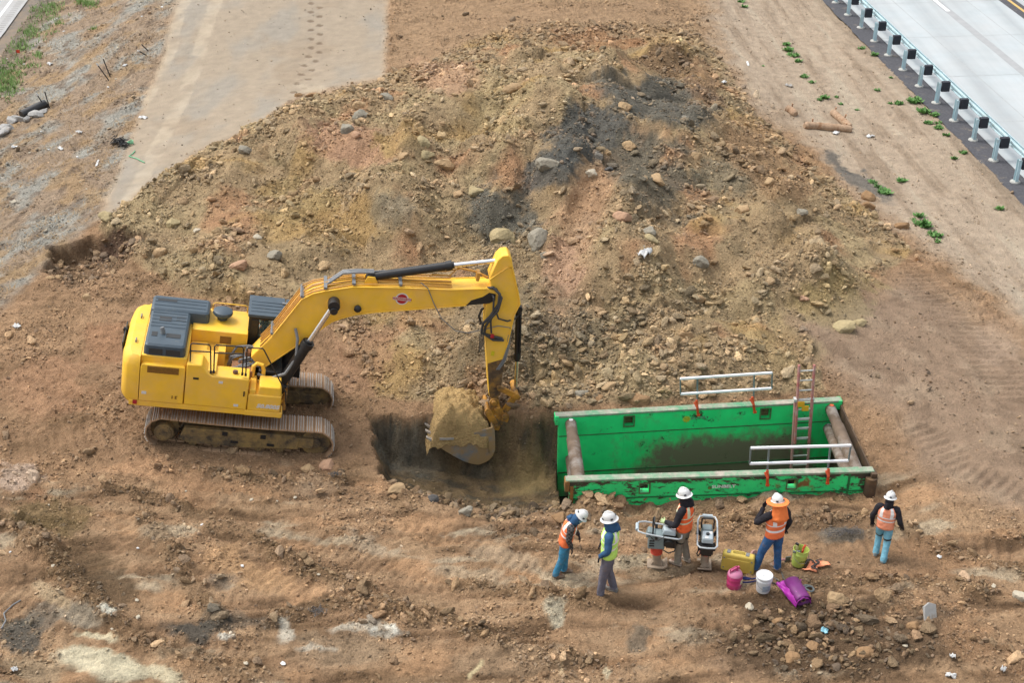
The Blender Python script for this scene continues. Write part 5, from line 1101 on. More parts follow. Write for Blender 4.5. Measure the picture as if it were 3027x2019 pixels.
# ================================================================== BOULDERS AND LITTER
def rkm(name,rgb,d): return mat(name,alb(*rgb,1.08),.9,0,.16,4,.7,14,alb(*d,1.08),2.2,.45,.2,.03,.1)
RM={'tan':rkm('tan clay',(172,146,112),(146,120,90)),'grey':rkm('grey shale',(146,140,126),(124,116,102)),'olive':rkm('olive clay',(168,152,116),(138,126,98)),'brown':rkm('brown clay',(150,120,88),(124,98,72)),'dark':rkm('dark shale',(96,94,92),(78,76,74)),'pale':rkm('pale stone',(186,176,156),(164,154,136)),'pink':rkm('pink clay',(176,142,116),(152,120,96))}
BO=[# px,py,width px,colour,where
(1066,319,46,'tan','slab near the top edge of the heap by the haul road'),(1024,388,38,'grey','lump on the pink clay patch of the heap'),(1053,406,30,'pink','lump touching the grey rock on the pink patch'),(1064,350,48,'grey','ledge above the pink clay patch'),(1142,295,40,'grey','rock at the upper left rim of the heap'),(1260,464,42,'olive','boulder right of the pink clay patch'),(1189,466,30,'tan','lump at the right end of the pink patch'),(1312,495,62,'tan','big cracked lump in the middle of the heap'),(1254,428,46,'olive','broad lump above the middle of the heap'),(1615,495,66,'grey','big rock on the dark shale tongue of the heap'),(1512,272,52,'tan','flat slab high on the heap'),(1352,582,36,'tan','block above the grey shale patch'),(1405,573,50,'olive','broad lump above the grey shale patch'),(919,290,40,'brown','slab on the crumbled rim beside the haul road'),(881,285,22,'brown','small block fallen on the haul road edge'),(722,451,44,'grey','rock on the left rim of the heap'),
(1844,325,46,'tan','rounded boulder above the dark shale patch'),(1744,522,52,'pale','jagged stone below the dark shale patch'),(1940,537,48,'tan','rounded boulder in the middle right of the heap'),(1860,439,42,'tan','boulder at the lower edge of the dark patch'),(2058,466,34,'tan','boulder high on the right side of the heap'),(1840,649,50,'pink','boulder right of the tan gully'),(2275,546,42,'tan','rounded boulder on the right flank of the heap'),(1592,720,64,'grey','largest grey boulder above the tip of the boom'),(1494,716,82,'olive','large flat boulder above the boom tip'),(1610,756,30,'grey','lump below the largest grey boulder'),(1918,691,44,'grey','flat stone left of the white plastic'),(1920,714,50,'olive','flat slab under the grey flat stone'),(1797,504,26,'dark','shard on the lower side of the dark patch'),(2199,627,40,'tan','block on the right flank among small clods'),(2371,634,28,'grey','stone low on the right flank'),(2569,616,40,'brown','block at the right foot of the heap'),(2571,590,40,'brown','square lump at the edge of the grey dirt streak'),(2665,676,44,'brown','clod on the right shoulder'),(2076,786,50,'grey','boulder above the ladder on the heap'),(2542,962,44,'olive','boulder on the yellow slide right of the heap'),(2495,980,60,'olive','slab at the foot of the yellow slide'),(2031,996,46,'tan','rounded boulder behind the railing'),(2375,888,30,'pink','lump left of the yellow slide'),(2067,893,44,'tan','boulder above the railing'),(2259,1125,44,'tan','block framed by the right end of the far railing'),(2036,1141,40,'tan','block framed by the left end of the far railing'),(1801,1150,42,'tan','tall boulder left of the far railing'),(1770,1185,34,'brown','lump just behind the shield wall'),(1890,1195,60,'brown','broad boulder just behind the shield wall'),(1720,1170,40,'grey','lump behind the left part of the shield'),
(2471,1790,56,'tan','boulder right of the purple roll'),(2552,1941,42,'brown','block on the clod pile at the lower right'),(2699,1858,30,'brown','lump on the lower right mound'),(2310,1816,26,'tan','stone below the purple roll'),(2299,1843,30,'brown','clod below the purple roll'),(2218,1799,24,'pale','stone below the white bucket'),(2346,1955,40,'brown','clod at the left edge of the clod pile'),(2405,1920,38,'brown','lump on top of the clod pile'),(2380,1765,30,'brown','clod beside the mouth of the purple roll'),
(704,797,46,'pink','rounded boulder above the excavator hood'),(811,765,40,'grey','boulder above the excavator cab'),(584,686,24,'pale','stone on the left part of the heap'),(762,707,26,'pale','stone left of the ochre patch'),(513,669,40,'olive','boulder beside the dark hollow of the heap'),(471,757,44,'tan','block right of the scooped hollow'),(149,826,24,'tan','pair of stones in the scooped hollow'),(172,824,20,'tan','right stone in the scooped hollow'),(314,650,44,'olive','boulder at the end of the haul road'),(256,883,26,'tan','stone below the scooped hollow'),(1176,1459,52,'tan','flat slab on the near edge of the pit'),(1280,1480,30,'dark','lump on the near edge of the pit'),(1165,1475,22,'brown','small block under the slab at the pit edge'),(910,1394,36,'tan','block in front of the excavator track'),(967,1388,44,'pink','cracked clod at the front end of the track'),(1375,1520,40,'grey','clod on the rim where the pit ends'),(2560,1935,40,'brown','second block on the lower right clod pile'),(3018,1775,44,'pale','concrete block at the right edge'),(1650,1540,44,'brown','mound of soil beside the near corner of the shield')]
CW={'tan':'tan','grey':'grey','olive':'olive','brown':'brown','dark':'dark grey','pale':'pale','pink':'pinkish'}
for i,(px,py,wpx,c,wh) in enumerate(BO):
    p=G(px,py); d=np.linalg.norm(p-CAM); s=wpx*d/4000*1.2; rg_=np.random.default_rng(900+i)
    o=rockobj('boulder',RM[c],s,s*rg_.uniform(.7,.95),s*rg_.uniform(.55,.8),500+i); o.location=tuple(p+np.array([0,.16*s,s*.04])); o.rotation_euler=(rg_.normal(0,.25),rg_.normal(0,.25),rg_.uniform(-.6,.6))
    tag(o,CW[c]+' '+wh,'boulder','boulders of the spoil heap and site')
def slab(px,py,a,b,c,m,name,label,cat,rot,lift=.0,grp=None):
    p=G(px,py); o=MB().prism([(-a/2,-b/2),(a*.4,-b*.5),(a/2,b*.35),(.0,b/2),(-a*.45,b*.3)],-c/2,c/2,axis='z').build(name,m,None,bevel=.006); o.location=tuple(p+np.array([0,0,lift])); o.rotation_euler=rot; return tag(o,label,cat,grp)
slab(2746,1822,.30,.34,.05,M_cb,'concrete_piece','pale grey slab sticking up from the lower right mound','concrete',(.9,.2,.4),.10)
M_lit=mat('white plastic',alb(240,240,238),.5,0,.03,5)
def crumple(px,py,a,b,label,m=None,name='litter',cat='litter',grp=None,seed=0,hgt=.08):
    p=G(px,py); rng=np.random.default_rng(seed+int(px)); n=7; P=[[(a*(i/(n-1)-.5)+rng.normal(0,a*.03),b*(j/(n-1)-.5)+rng.normal(0,b*.03),hgt*rng.random()+.01) for j in range(n)] for i in range(n)]
    o=MB().grid(P).build(name,m or M_lit,None,solid=.004,smooth=60); o.location=tuple(p); o.rotation_euler=(0,0,rng.uniform(0,3)); return tag(o,label,cat,grp)
crumple(1904,754,.42,.24,'crumpled white plastic sheet on the heap above the boom tip',hgt=.14)
crumple(2437,1868,.16,.13,'pale blue wrapper on a dark clod below the purple roll',mat('blue wrapper',alb(150,208,226),.5,0,.1,9),hgt=.06)
crumple(2810,2003,.18,.09,'white scrap at the lower right, beside the mound foot'); crumple(2965,1985,.10,.08,'tiny white scrap near the right lower corner'); crumple(2815,1946,.10,.07,'small white crumb on the lower right mound'); 
crumple(424,350,.30,.14,'white scrap lying at the left edge of the haul road'); crumple(288,483,.5,.07,'long white strip lying on the left slope',hgt=.03); crumple(235,392,.22,.12,'white chip in the middle of the left slope'); crumple(180,442,.3,.12,'oval white scrap low on the left slope'); crumple(46,437,.26,.14,'white chip on the left slope next to a dry tuft'); crumple(45,1985,.1,.1,'white chip in the lower left corner'); crumple(50,968,.22,.16,'white scrap left of the excavator')
crumple(2210,188,.5,.09,'white strip at the top beside the wheel ruts',hgt=.03); crumple(2470,395,.22,.18,'white scrap beside the straw roll corner'); crumple(2572,405,.28,.16,'white scrap right of the straw rolls'); crumple(2140,245,.2,.12,'white chip on the right shoulder above the heap'); crumple(2333,255,.28,.16,'grey and white rag at the end of a pale streak',mat('rag',alb(190,186,180),.8,0,.1,9)); crumple(148,190,.24,.16,'white chip high on the left slope'); crumple(370,195,.2,.14,'white chip beside the middle stakes')
rngl=random.Random(31); LL=[]
while len(LL)<46:
    px=rngl.uniform(10,1000) if rngl.random()<.7 else rngl.uniform(2200,2980); py=rngl.uniform(20,560) if rngl.random()<.65 else rngl.uniform(1400,1980)
    if polyd(LSL,np.array([px]),np.array([py]))[0]<-10 or py>1400: LL.append((px,py))
for i,(px,py) in enumerate(LL):
    p=G(px,py); s=rngl.uniform(.05,.11); o=rockobj('white_stone',RM['pale'] if i%3 else M_lit,s*1.3,s,s*.6,1200+i,1); o.location=tuple(p+np.array([0,0,s*.15])); o.rotation_euler=(0,0,rngl.random()*6)
    tag(o,'thumbnail sized white stone scattered over the left slope' if py<700 else 'thumbnail sized white stone scattered over the near churned dirt','stone','white stones on the left slope' if py<700 else 'white stones on the near ground')
M_rf=mat('red flag',alb(236,70,40),.6)
for px,py,l in ((53,176,'small red marker flag in the grass by the side road'),(62,176,'')):
    if not l: continue
    p=G(px,py); f=thing('marker_flag',l,'flag',tuple(p)); MB().cyl((0,0,-.05),(0,0,.42),.008,6).build('wire',M_blk,f); MB().box((.07,0,.36),(.15,.01,.13)).build('cloth',M_rf,f)
# netting bundle with green cord
p=G(368,432); nb=thing('netting_bundle','black plastic netting bundle with green cord at the edge of the haul road','netting',tuple(p)); rng=random.Random(3); m=MB()
for _ in range(60):
    a=rng.uniform(-.42,.12); q=Vector((a,-a*.6+rng.gauss(0,.07),.07+rng.random()*.13)); m.tube([q,q+Vector((rng.gauss(0,.09),rng.gauss(0,.09),rng.gauss(0,.05))),q+Vector((rng.gauss(0,.14),rng.gauss(0,.12),rng.gauss(0,.06)))],.012,5)
m.build('netting',M_blk,nb,smooth=0); M_gc=mat('green cord',alb(120,200,150),.6)
MB().tube([(.22+.09*math.cos(k*.5),.0+.08*math.sin(k*.5),.08+.004*k) for k in range(30)],.016,6).build('cord_coil',M_gc,nb)
c1_,c2_,c3_,c4_=[Vector(G(*zl(*q))-p)+Vector((0,0,.03)) for q in ((1160,1300),(1140,1325),(1108,1345),(1240,1400))]; MB().tube([c1_,c2_,c3_,c3_.lerp(c4_,.5)+Vector((0,.05,0)),c4_],.018,6).build('cord',M_gc,nb)
M_net=mat('grey net',alb(104,100,98),.9,0,.2,20)
def netscrap(px,py,w_,d_,label,rz,seed):
    p=G(px,py); rng=np.random.default_rng(seed); m=MB(); n1,n2=int(w_/.06),int(d_/.06)
    Z_=lambda x,y:.03+.05*float(fbm(np.array([x*2.+seed]),np.array([y*2.]),2,5))+.05
    for i in range(n1+1):
        x=-w_/2+w_*i/n1; e=.6+.4*math.sin(i*1.7+seed); m.tube([(x+.05*math.sin(k),-d_/2*e+d_*e*k/6,Z_(x,k)) for k in range(7)],.007,4)
    for j in range(n2+1):
        y=-d_/2+d_*j/n2; m.tube([(-w_/2*.9+w_*.9*k/9,y*(.7+.3*math.sin(k*.8)),Z_(k*.2,y)) for k in range(10)],.007,4)
    o=m.build('net_scrap',M_net,None,smooth=0); o.location=tuple(p); o.rotation_euler=(0,0,rz); return tag(o,label,'net','net scraps on the ground')
netscrap(2490,1580,.75,.28,'grey net scrap lying between the two right hand workers',.15,1); netscrap(940,1815,.22,.3,'grey net scrap in the churned mud at the bottom',.4,2); netscrap(990,1410,.2,.16,'grey net scrap at the pit edge before the excavator',.2,3)
for pts_,l,mm in ((((5,1862),(18,1840),(12,1818),(38,1792),(62,1778)),'grey wire lying at the lower left edge',M_hoseg),):
    q=[G(*a)+np.array([0,0,.02]) for a in pts_]; o=MB().tube([Vector(a-q[0]) for a in q],.014,6).build('wire',mm,None); o.location=tuple(q[0]); tag(o,l,'wire')
# ================================================================== PEOPLE
def spl(pts,rad,n=5):
    """smooth path through joints"""
    P=[np.array(p,float) for p in pts]; R=[np.array(r if isinstance(r,(tuple,list)) else (r,r),float) for r in rad]; o=[];q=[]
    N=len(P)
    for i in range(N-1):
        p0,p1,p2,p3=P[max(i-1,0)],P[i],P[i+1],P[min(i+2,N-1)]
        for k in range(n):
            t=k/n; o.append(.5*((2*p1)+(p2-p0)*t+(2*p0-5*p1+4*p2-p3)*t*t+(3*p1-p0-3*p2+p3)*t**3)); q.append(tuple(R[i]*(1-t)+R[i+1]*t))
    o.append(P[-1]); q.append(tuple(R[-1])); return [Vector(v) for v in o],q
def skinbody(name,joints,edges,rad,m,sub=2):
    me=bpy.data.meshes.new(name); names=list(joints); me.from_pydata([joints[k] for k in names],[(names.index(a),names.index(b)) for a,b in edges],[])
    o=bpy.data.objects.new(name,me); COL.objects.link(o); sk=o.modifiers.new('skin','SKIN')
    for i,k in enumerate(names):
        r=rad[k]; me.skin_vertices[0].data[i].radius=(r,r) if not isinstance(r,tuple) else r
    me.skin_vertices[0].data[names.index('pelvis')].use_root=True
    s_=o.modifiers.new('sub','SUBSURF'); s_.levels=sub; s_.render_levels=sub
    dg=bpy.context.evaluated_depsgraph_get(); me2=bpy.data.meshes.new_from_object(o.evaluated_get(dg)); bpy.data.objects.remove(o)
    me2.materials.clear(); me2.materials.append(m); me2.shade_smooth(); o=bpy.data.objects.new(name,me2); COL.objects.link(o); return o
def cloth(name,col,var=.12,dirt=None,damt=.34): return mat(name,col,.92,0,var,11,.75,13,dirt,6,damt,.2,.035,.12)
M_skin=mat('skin',alb(150,104,80),.6,0,.05,9); M_hat=mat('white helmet',alb(248,248,246),.35,0,.02,5); M_sticker=mat('sticker',alb(60,66,76),.5)
M_org=cloth('orange vest',alb(255,114,70,.85),.07); M_org2=cloth('pale orange vest',alb(252,148,116,.92),.07); M_lime=cloth('lime vest',alb(190,240,116,.95),.07); M_sil=mat('reflective tape',alb(244,242,240,1.15),.5,0,.03,20)
M_boot=mat('tan boots',alb(150,128,108),.85,0,.2,14); M_jean=cloth('blue jeans',alb(70,140,176,1.2),0.16,alb(150,124,98)); M_jean2=cloth('dark jeans',alb(58,98,144,1.2),0.2,alb(150,124,98)); M_jean3=cloth('light jeans',alb(126,186,208,1.2),0.14,alb(150,124,98))
M_grp=cloth('grey trousers',alb(112,110,122,1.2),0.14,alb(150,124,98)); M_khk=cloth('khaki trousers',alb(150,142,128,1.25),0.12,alb(150,124,98)); M_navy=cloth('navy hoodie',alb(58,94,132,1.2),0.14); M_dk=cloth('dark jacket',alb(52,50,56),0.2); M_mask=mat('light blue mask',alb(150,190,206),.8,0,.05,9); M_lglove=mat('lime glove',alb(206,232,170),.8,0,.05,9)
def plaid():
    m=mat('plaid shirt',alb(58,54,56),.9,0,.1,16); t=m.node_tree; b=t.nodes['Principled BSDF']; tc=t.nodes['Texture Coordinate']
    wv=t.nodes.new('ShaderNodeTexChecker'); wv.inputs['Scale'].default_value=22; wv.inputs['Color1'].default_value=(*alb(48,45,47),1); wv.inputs['Color2'].default_value=(*alb(104,100,100),1); t.links.new(tc.outputs['Object'],wv.inputs['Vector']); t.links.new(wv.outputs['Color'],b.inputs['Base Color']); return m
M_plaid=plaid()
def hand(root,wrist,dirv,up,m,name,curl=.5,side=1):
    """palm, four unequal fingers and a thumb as one glove"""
    w_=Vector(wrist); d=Vector(dirv).normalized(); u=Vector(up); u=(u-d*u.dot(d)).normalized(); s=d.cross(u)*side; mb=MB()
    pc=w_+d*.045; mb.tube([w_-d*.02,w_+d*.02,w_+d*.06,w_+d*.095],[(.022,.03),(.018,.042),(.016,.046),(.012,.042)],10,True,0,tuple(u))
    for i,l in enumerate((.062,.074,.07,.054)):
        b=w_+d*.09+s*(-.033+.022*i); c1=d*math.cos(curl*.5)-u*math.sin(curl*.5); c2=d*math.cos(curl)-u*math.sin(curl); c3=d*math.cos(curl*1.6)-u*math.sin(curl*1.6)
        sp=s*(-.10+.07*i); mb.tube([b,b+(c1+sp)*l*.45,b+(c1+sp)*l*.45+c2*l*.33,b+(c1+sp)*l*.45+c2*l*.33+c3*l*.26],[.0105,.0100,.0092,.0065],7)
    tb=w_+d*.03-s*.035; td=(d*.6-s*.75-u*.25).normalized(); mb.tube([tb,tb+td*.035,tb+td*.035+(d*.85-s*.4-u*.2).normalized()*.03],[.014,.012,.008],7)
    return mb.build(name,m,root,smooth=60)
def person(loc,yaw,label,J,C,sc=1.):
    """J joints in the person's own frame (x right, y forward, z up); C clothing"""
    j={k:Vector(v) for k,v in J.items()}
    rad=dict(pelvis=.10,spine=.095,chest=.11,neck=.048,head=.085,crown=.07,sl=.05,sr=.05,el=.037,er=.037,wl=.026,wr=.026,hl=.075,hr=.075,kl=.05,kr=.05,al=.035,ar=.035,tl=.03,tr=.03)
    names=list(rad); JJ={}
    for k in names:
        if k=='tl': JJ[k]=tuple(j['al']+Vector(C['toe'][0]).normalized()*.14+Vector((0,0,-.05)))
        elif k=='tr': JJ[k]=tuple(j['ar']+Vector(C['toe'][1]).normalized()*.14+Vector((0,0,-.05)))
        elif k=='crown': JJ[k]=tuple(j['head']+(j['head']-j['neck']).normalized()*.08)
        else: JJ[k]=tuple(j[k])
    body=skinbody('person',JJ,[('pelvis','spine'),('spine','chest'),('chest','neck'),('neck','head'),('head','crown'),('chest','sl'),('sl','el'),('el','wl'),('chest','sr'),('sr','er'),('er','wr'),('pelvis','hl'),('hl','kl'),('kl','al'),('al','tl'),('pelvis','hr'),('hr','kr'),('kr','ar'),('ar','tr')],rad,M_skin)
    body.scale=(sc,sc,sc); body.location=loc; body.rotation_euler=(0,0,yaw); tag(body,label,'person','workers in hard hats beside the trench')
    # face
    hd=j['head']; up=(hd-j['neck']).normalized(); f=Vector(C.get('look',(0,1,-.1))); f=(f-up*f.dot(up)).normalized(); r=f.cross(up)
    R=Matrix((r,f,up)).transposed()
    m=MB(); m.lathe([(.01,-.115),(.05,-.10),(.075,-.055),(.083,0),(.085,.05),(.07,.10),(.03,.125)],hd,16,R=R@Matrix.Diagonal((.92,1.12,1)).to_3x3()); m.tube([hd+f*.085+up*.02,hd+f*.115-up*.015,hd+f*.088-up*.02],[.010,.016,.010],8)
    for s in (-1,1): m.tube([hd+r*s*.078+up*.02,hd+r*s*.088,hd+r*s*.078-up*.03],[.012,.016,.010],6)
    m.build('head_skin',M_skin,body,smooth=60)
    m=MB()
    for s in (-1,1): m.tube([hd+f*.082+r*s*.022+up*.012,hd+f*.086+r*s*.044+up*.012],[.009,.007],6)
    m.tube([hd+f*.088-r*.022-up*.058,hd+f*.092-up*.058,hd+f*.088+r*.022-up*.058],[.004,.006,.004],5); m.build('eyes_and_mouth',M_sticker,body) if not C.get('cover') else None
    # hood or face cover
    if C.get('hood'):
        m=MB(); m.lathe([(.10,-.17),(.105,-.12),(.10,-.07),(.104,0),(.105,.06),(.085,.115),(.03,.135)],hd,18,R=R@Matrix.Diagonal((.95,1.12,1)).to_3x3())
        nk=j['neck']; m.tube([nk-up*.10,nk,hd-up*.09],[.115,.10,.10],14); m.tube([nk-f*.05-up*.06,nk-f*.11-up*.03,nk-f*.10+up*.06],[.06,.07,.05],10)
        m.build('hood',C['hood'],body,smooth=60)
    if C.get('cover'):
        m=MB(); m.lathe([(.05,-.125),(.085,-.10),(.098,-.05),(.10,.0),(.10,.025)],hd+f*.012,16,R=R@Matrix.Diagonal((.92,1.14,1)).to_3x3()); m.build('face_cover',C['cover'],body,smooth=60)
    # hard hat
    ht=Vector(C.get('hat',(0,0,1))).normalized() if C.get('hat') else up; hr_=f.cross(ht).normalized(); hf=ht.cross(hr_); HR=Matrix((hr_,hf,ht)).transposed()
    hc=hd+up*.055; m=MB(); m.lathe([(.165,-.028),(.168,-.020),(.125,.0),(.122,.03),(.112,.075),(.085,.115),(.045,.137),(.004,.142)],hc,26,R=HR@Matrix.Diagonal((.85,1.0,.95)).to_3x3(),cap=False); m.tube([hc+hf*.11+ht*.045,hc+hf*.05+ht*.128,hc+ht*.146,hc-hf*.05+ht*.13,hc-hf*.115+ht*.045],[.012,.02,.02,.02,.012],8)
    hat=m.build('hard_hat',M_hat,body,smooth=50)
    m=MB()
    for a in (.5,2.2,3.7,5.2): d=hr_*math.cos(a)*.113+hf*math.sin(a)*.128; m.box(hc+d+ht*.035,(.05,.05,.012) if False else (.045,.012,.03),Matrix(((-math.sin(a)*hr_+math.cos(a)*hf),(hr_*math.cos(a)+hf*math.sin(a)),ht)).transposed())
    build_each(m,'sticker',M_sticker,hat,smooth=0)
    if C.get('shade'):
        m=MB(); m.lathe([(.20,-.045),(.205,-.03),(.13,.0)],hc,26,R=HR@Matrix.Diagonal((1,1.08,1)).to_3x3(),cap=False); m.build('sun_brim',C['shade'],body,smooth=50,solid=.008)
        m=MB(); P=[]
        for i in range(7):
            t=i/6; row=[]
            for k in range(15):
                a=PI*1.0+PI*1.15*(k/14-.07); a=PI+ (k/14)*PI; rr_=.14+.05*t+.012*math.sin(k*1.7+t*3); row.append(hc+hr_*math.cos(a)*rr_+hf*(math.sin(a)*rr_*1.05)-ht*(.02+.36*t))
            P.append(row)
        m.grid(P); m.build('neck_shade',C['shade'],body,smooth=60,solid=.006)
    # trousers
    m=MB()
    for h,k,a in (('hl','kl','al'),('hr','kr','ar')):
        p,q=spl([j[h]+Vector((0,0,.07)),j[h],j[h].lerp(j[k],.5),j[k],j[k].lerp(j[a],.5),j[a]+Vector((0,0,.0)),j[a]+Vector((0,0,-.045))],[.098,.108,.098,.080,.073,.072,.076],4); m.tube(p,q,16,True,0,None,.06)
    pv=j['pelvis']; ax=(j['hr']-j['hl']).normalized(); p,q=spl([pv+Vector((0,0,-.10)),pv,pv+Vector((0,0,.09)),pv.lerp(j['spine'],.8)],[(.09,.14),(.115,.165),(.115,.16),(.11,.15)],3); m.tube(p,[(a,b) for a,b in q],18,True,0,tuple(Vector((0,0,1)).cross(ax)))
    m.build('trousers',C['legs'],body,smooth=70)
    for k,(a,t) in enumerate((('al',C['toe'][0]),('ar',C['toe'][1]))):
        t=Vector(t).normalized(); b=j[a]; s_=t.cross(Vector((0,0,1))); m=MB(); p,q=spl([b-t*.085+Vector((0,0,-.052)),b-t*.03+Vector((0,0,-.045)),b+t*.06+Vector((0,0,-.052)),b+t*.14+Vector((0,0,-.065)),b+t*.185+Vector((0,0,-.075))],[(.030,.032),(.05,.044),(.045,.050),(.034,.050),(.015,.03)],4); m.tube(p,q,12,True,0,(0,0,1)); m.tube([b+Vector((0,0,-.05)),b+Vector((0,0,.05))],[.055,.058],12)
        m.tube([b-t*.09+Vector((0,0,-.092)),b+t*.05+Vector((0,0,-.092)),b+t*.18+Vector((0,0,-.092))],[(.012,.036),(.012,.052),(.012,.036)],12,True,0,(0,0,1)); m.build('boot',C.get('boots',M_boot),body,smooth=60)
    # jacket: torso and sleeves
    m=MB(); axs=(j['sr']-j['sl']).normalized(); bk=Vector((0,0,1)).cross(axs)
    def torso(g,z0=0.):
        return spl([pv.lerp(j['spine'],z0),j['spine'],j['spine'].lerp(j['chest'],.55),j['chest'],j['chest'].lerp(j['neck'],.48),j['neck']+Vector((0,0,-.03)),j['neck']+Vector((0,0,.03))],[(.115+g,.17+g),(.115+g,.17+g),(.125+g,.185+g),(.125+g,.195+g),(.105+g,.165+g),(.07+g,.085+g),(.06+g*.5,.065+g*.5)],4)
    p,q=torso(0,.1); m.tube(p,q,22,True,0,tuple(bk),.035)
    jk=m.build('jacket',C['top'],body,smooth=70)
    for s,e,w_ in (('sl','el','wl'),('sr','er','wr')):
        m=MB(); p,q=spl([j[s].lerp(j['chest'],.35),j[s],j[s].lerp(j[e],.5),j[e],j[e].lerp(j[w_],.5),j[w_]],[.085,.082,.072,.062,.054,.044],4); m.tube(p,q,14,True,0,None,.07); m.build('sleeve',C.get('sleeves',C['top']),body,smooth=70)
    # vest with tape
    if C.get('vest'):
        m=MB(); p,q=torso(.026,C.get('vlow',-.25)); p=p[:-5]; q=q[:-5]; N=len(p); n=32
        tube=MB(); tube.tube(p,q,n,False,0,tuple(bk),.03)
        # bands by height and shoulder straps by angle
        vs=tube.v; fs=tube.f; mi=[]
        for fi,f_ in enumerate(fs):
            i,k=fi//n,fi%n; ang=(k+.5)/n*2*PI    # 0 is the back
            a=min(ang,2*PI-ang); strap=(.42<a<.80) or (PI-.80<a<PI-.42)
            band=C.get('bands',(4,8)); mi.append(1 if (i in band or (strap and i>max(band))) else 0)
        m.v=vs; m.f=fs; m.m=mi; vo=m.build('vest',[C['vest'],C.get('tape',M_sil)],body,smooth=70,solid=.012)
    for k,(s,w_,e) in enumerate((('l','wl','el'),('r','wr','er'))):
        g=C.get('hand_'+s)
        if g: hand(body,j[w_]+(j[w_]-j[e]).normalized()*.01,(j[w_]-j[e])+Vector(g[1])*.2,g[2] if len(g)>2 else (0,1,0),g[0],'glove' if g[0] is not M_skin else 'hand',g[3] if len(g)>3 else .5,1 if s=='r' else -1)
    if C.get('straps'):
        m=MB()
        for k_,s in (('k','l'),('k','r')):
            h,kn=j['h'+s],j['k'+s]; c=h.lerp(kn,.72); d=(kn-h).normalized(); m.tube([c-d*.02,c+d*.02],[.097,.094],16)
        build_each(m,'leg_strap',M_blk,body)
    return body
def base(lean=(0,0),tw=0.,stance=.10,hz_=.93):
    lx,ly=lean
    J=dict(pelvis=(lx*.45,ly*.45,hz_),spine=(lx*.55,ly*.55,hz_+.17),chest=(lx*.8,ly*.8,hz_+.40),neck=(lx*.97,ly*.97,hz_+.57),head=(lx*1.08,ly*1.08+.03,hz_+.71))
    c,s=math.cos(tw),math.sin(tw)
    for k,sg in (('l',-1),('r',1)):
        J['s'+k]=(lx*.86+sg*.195*c,ly*.86+sg*.195*s,hz_+.485); J['h'+k]=(lx*.42+sg*.085,ly*.42,hz_-.05); J['k'+k]=(sg*stance+lx*.2,ly*.2+.03,.50); J['a'+k]=(sg*stance,0,.105)
    return J
def off(J,k,d): J[k]=tuple(np.array(J[k])+np.array(d))
def z4(x,y): return 1580+x*.24232,1420+y*.24232
def z5(x,y): return 2100+x*.26372,1430+y*.26372
def yaw_of(dx,dy): return math.atan2(dy,dx)-PI/2
# person at the left end: facing right, bent forward to look into the trench
J=base((.02,.27),stance=.09); J['kl']=(-.09,.12,.52); J['kr']=(.09,.06,.50); J['ar']=(.09,-.06,.105); J['al']=(-.09,.10,.105); J['head']=(.02,.40,1.60); J['neck']=(.02,.29,1.48)
J['er']=(.25,.20,1.13); J['wr']=(.20,.26,.90); J['el']=(-.25,.24,1.14); J['wl']=(-.2,.38,.94)
p=G(*z4(300,1150)); a=person(tuple(p),yaw_of(1,-.10),'person in orange vest and plaid sleeves bending forward at the corner of the trench shield',J,dict(legs=M_jean,top=M_plaid,vest=M_org,toe=((.1,1,0),(.1,1,0)),hood=M_navy,cover=M_mask,look=(.25,1,-.35),hand_r=(M_dk,(0,0,-1)),hand_l=(M_dk,(0,0,-1)),bands=(5,9)),.93)
# second person: lime vest, hand in pocket, facing left
J=base((0,-.02),stance=.10,hz_=1.00); J['kl']=(-.11,.06,.54); J['kr']=(.09,.0,.54); J['al']=(-.12,.10,.105); J['ar']=(.13,-.10,.105); J['el']=(-.29,-.02,1.24); J['wl']=(-.19,.12,1.03); J['er']=(.27,.02,1.22); J['wr']=(.2,.16,1.05)
p=G(*z4(880,1395)); person(tuple(p),yaw_of(-1,.22),'person in lime vest, blue hoodie and grey trousers with a hand in the pocket',J,dict(legs=M_grp,top=M_navy,vest=M_lime,toe=((-.15,1,0),(.35,1,0)),hood=M_navy,look=(-.0,1,-.1),hand_r=(M_dk,(0,0,-1)),hand_l=(M_dk,(0,0,-1)),bands=(4,9),boots=mat('grey boots',alb(150,146,138),.85,0,.2,14)),1.06)
# third: between the rammers
J=base((0,.03),stance=.09); J['kl']=(-.1,.06,.5); J['al']=(-.10,.06,.105); J['ar']=(.10,-.05,.105); J['el']=(-.30,.10,1.12); J['wl']=(-.22,.33,1.06); J['er']=(.29,.0,1.12); J['wr']=(.30,.20,.96)
p=G(*z4(1800,1010)); person(tuple(p),yaw_of(-1,.55),'person in orange vest and khaki trousers standing between the two rammers',J,dict(legs=M_khk,top=M_dk,vest=cloth('red orange vest',alb(255,100,56,.85),.07),tape=mat('lime tape',alb(240,246,210),.5,0,.03,20),toe=((0,1,0),(.2,1,0)),hood=M_dk,look=(0,1,-.15),hand_l=(M_lglove,(.3,.5,-.2)),hand_r=(M_lglove,(0,.5,-.6)),bands=(4,8),straps=True,boots=mat('sand boots',alb(206,184,164),.85,0,.1,14)))
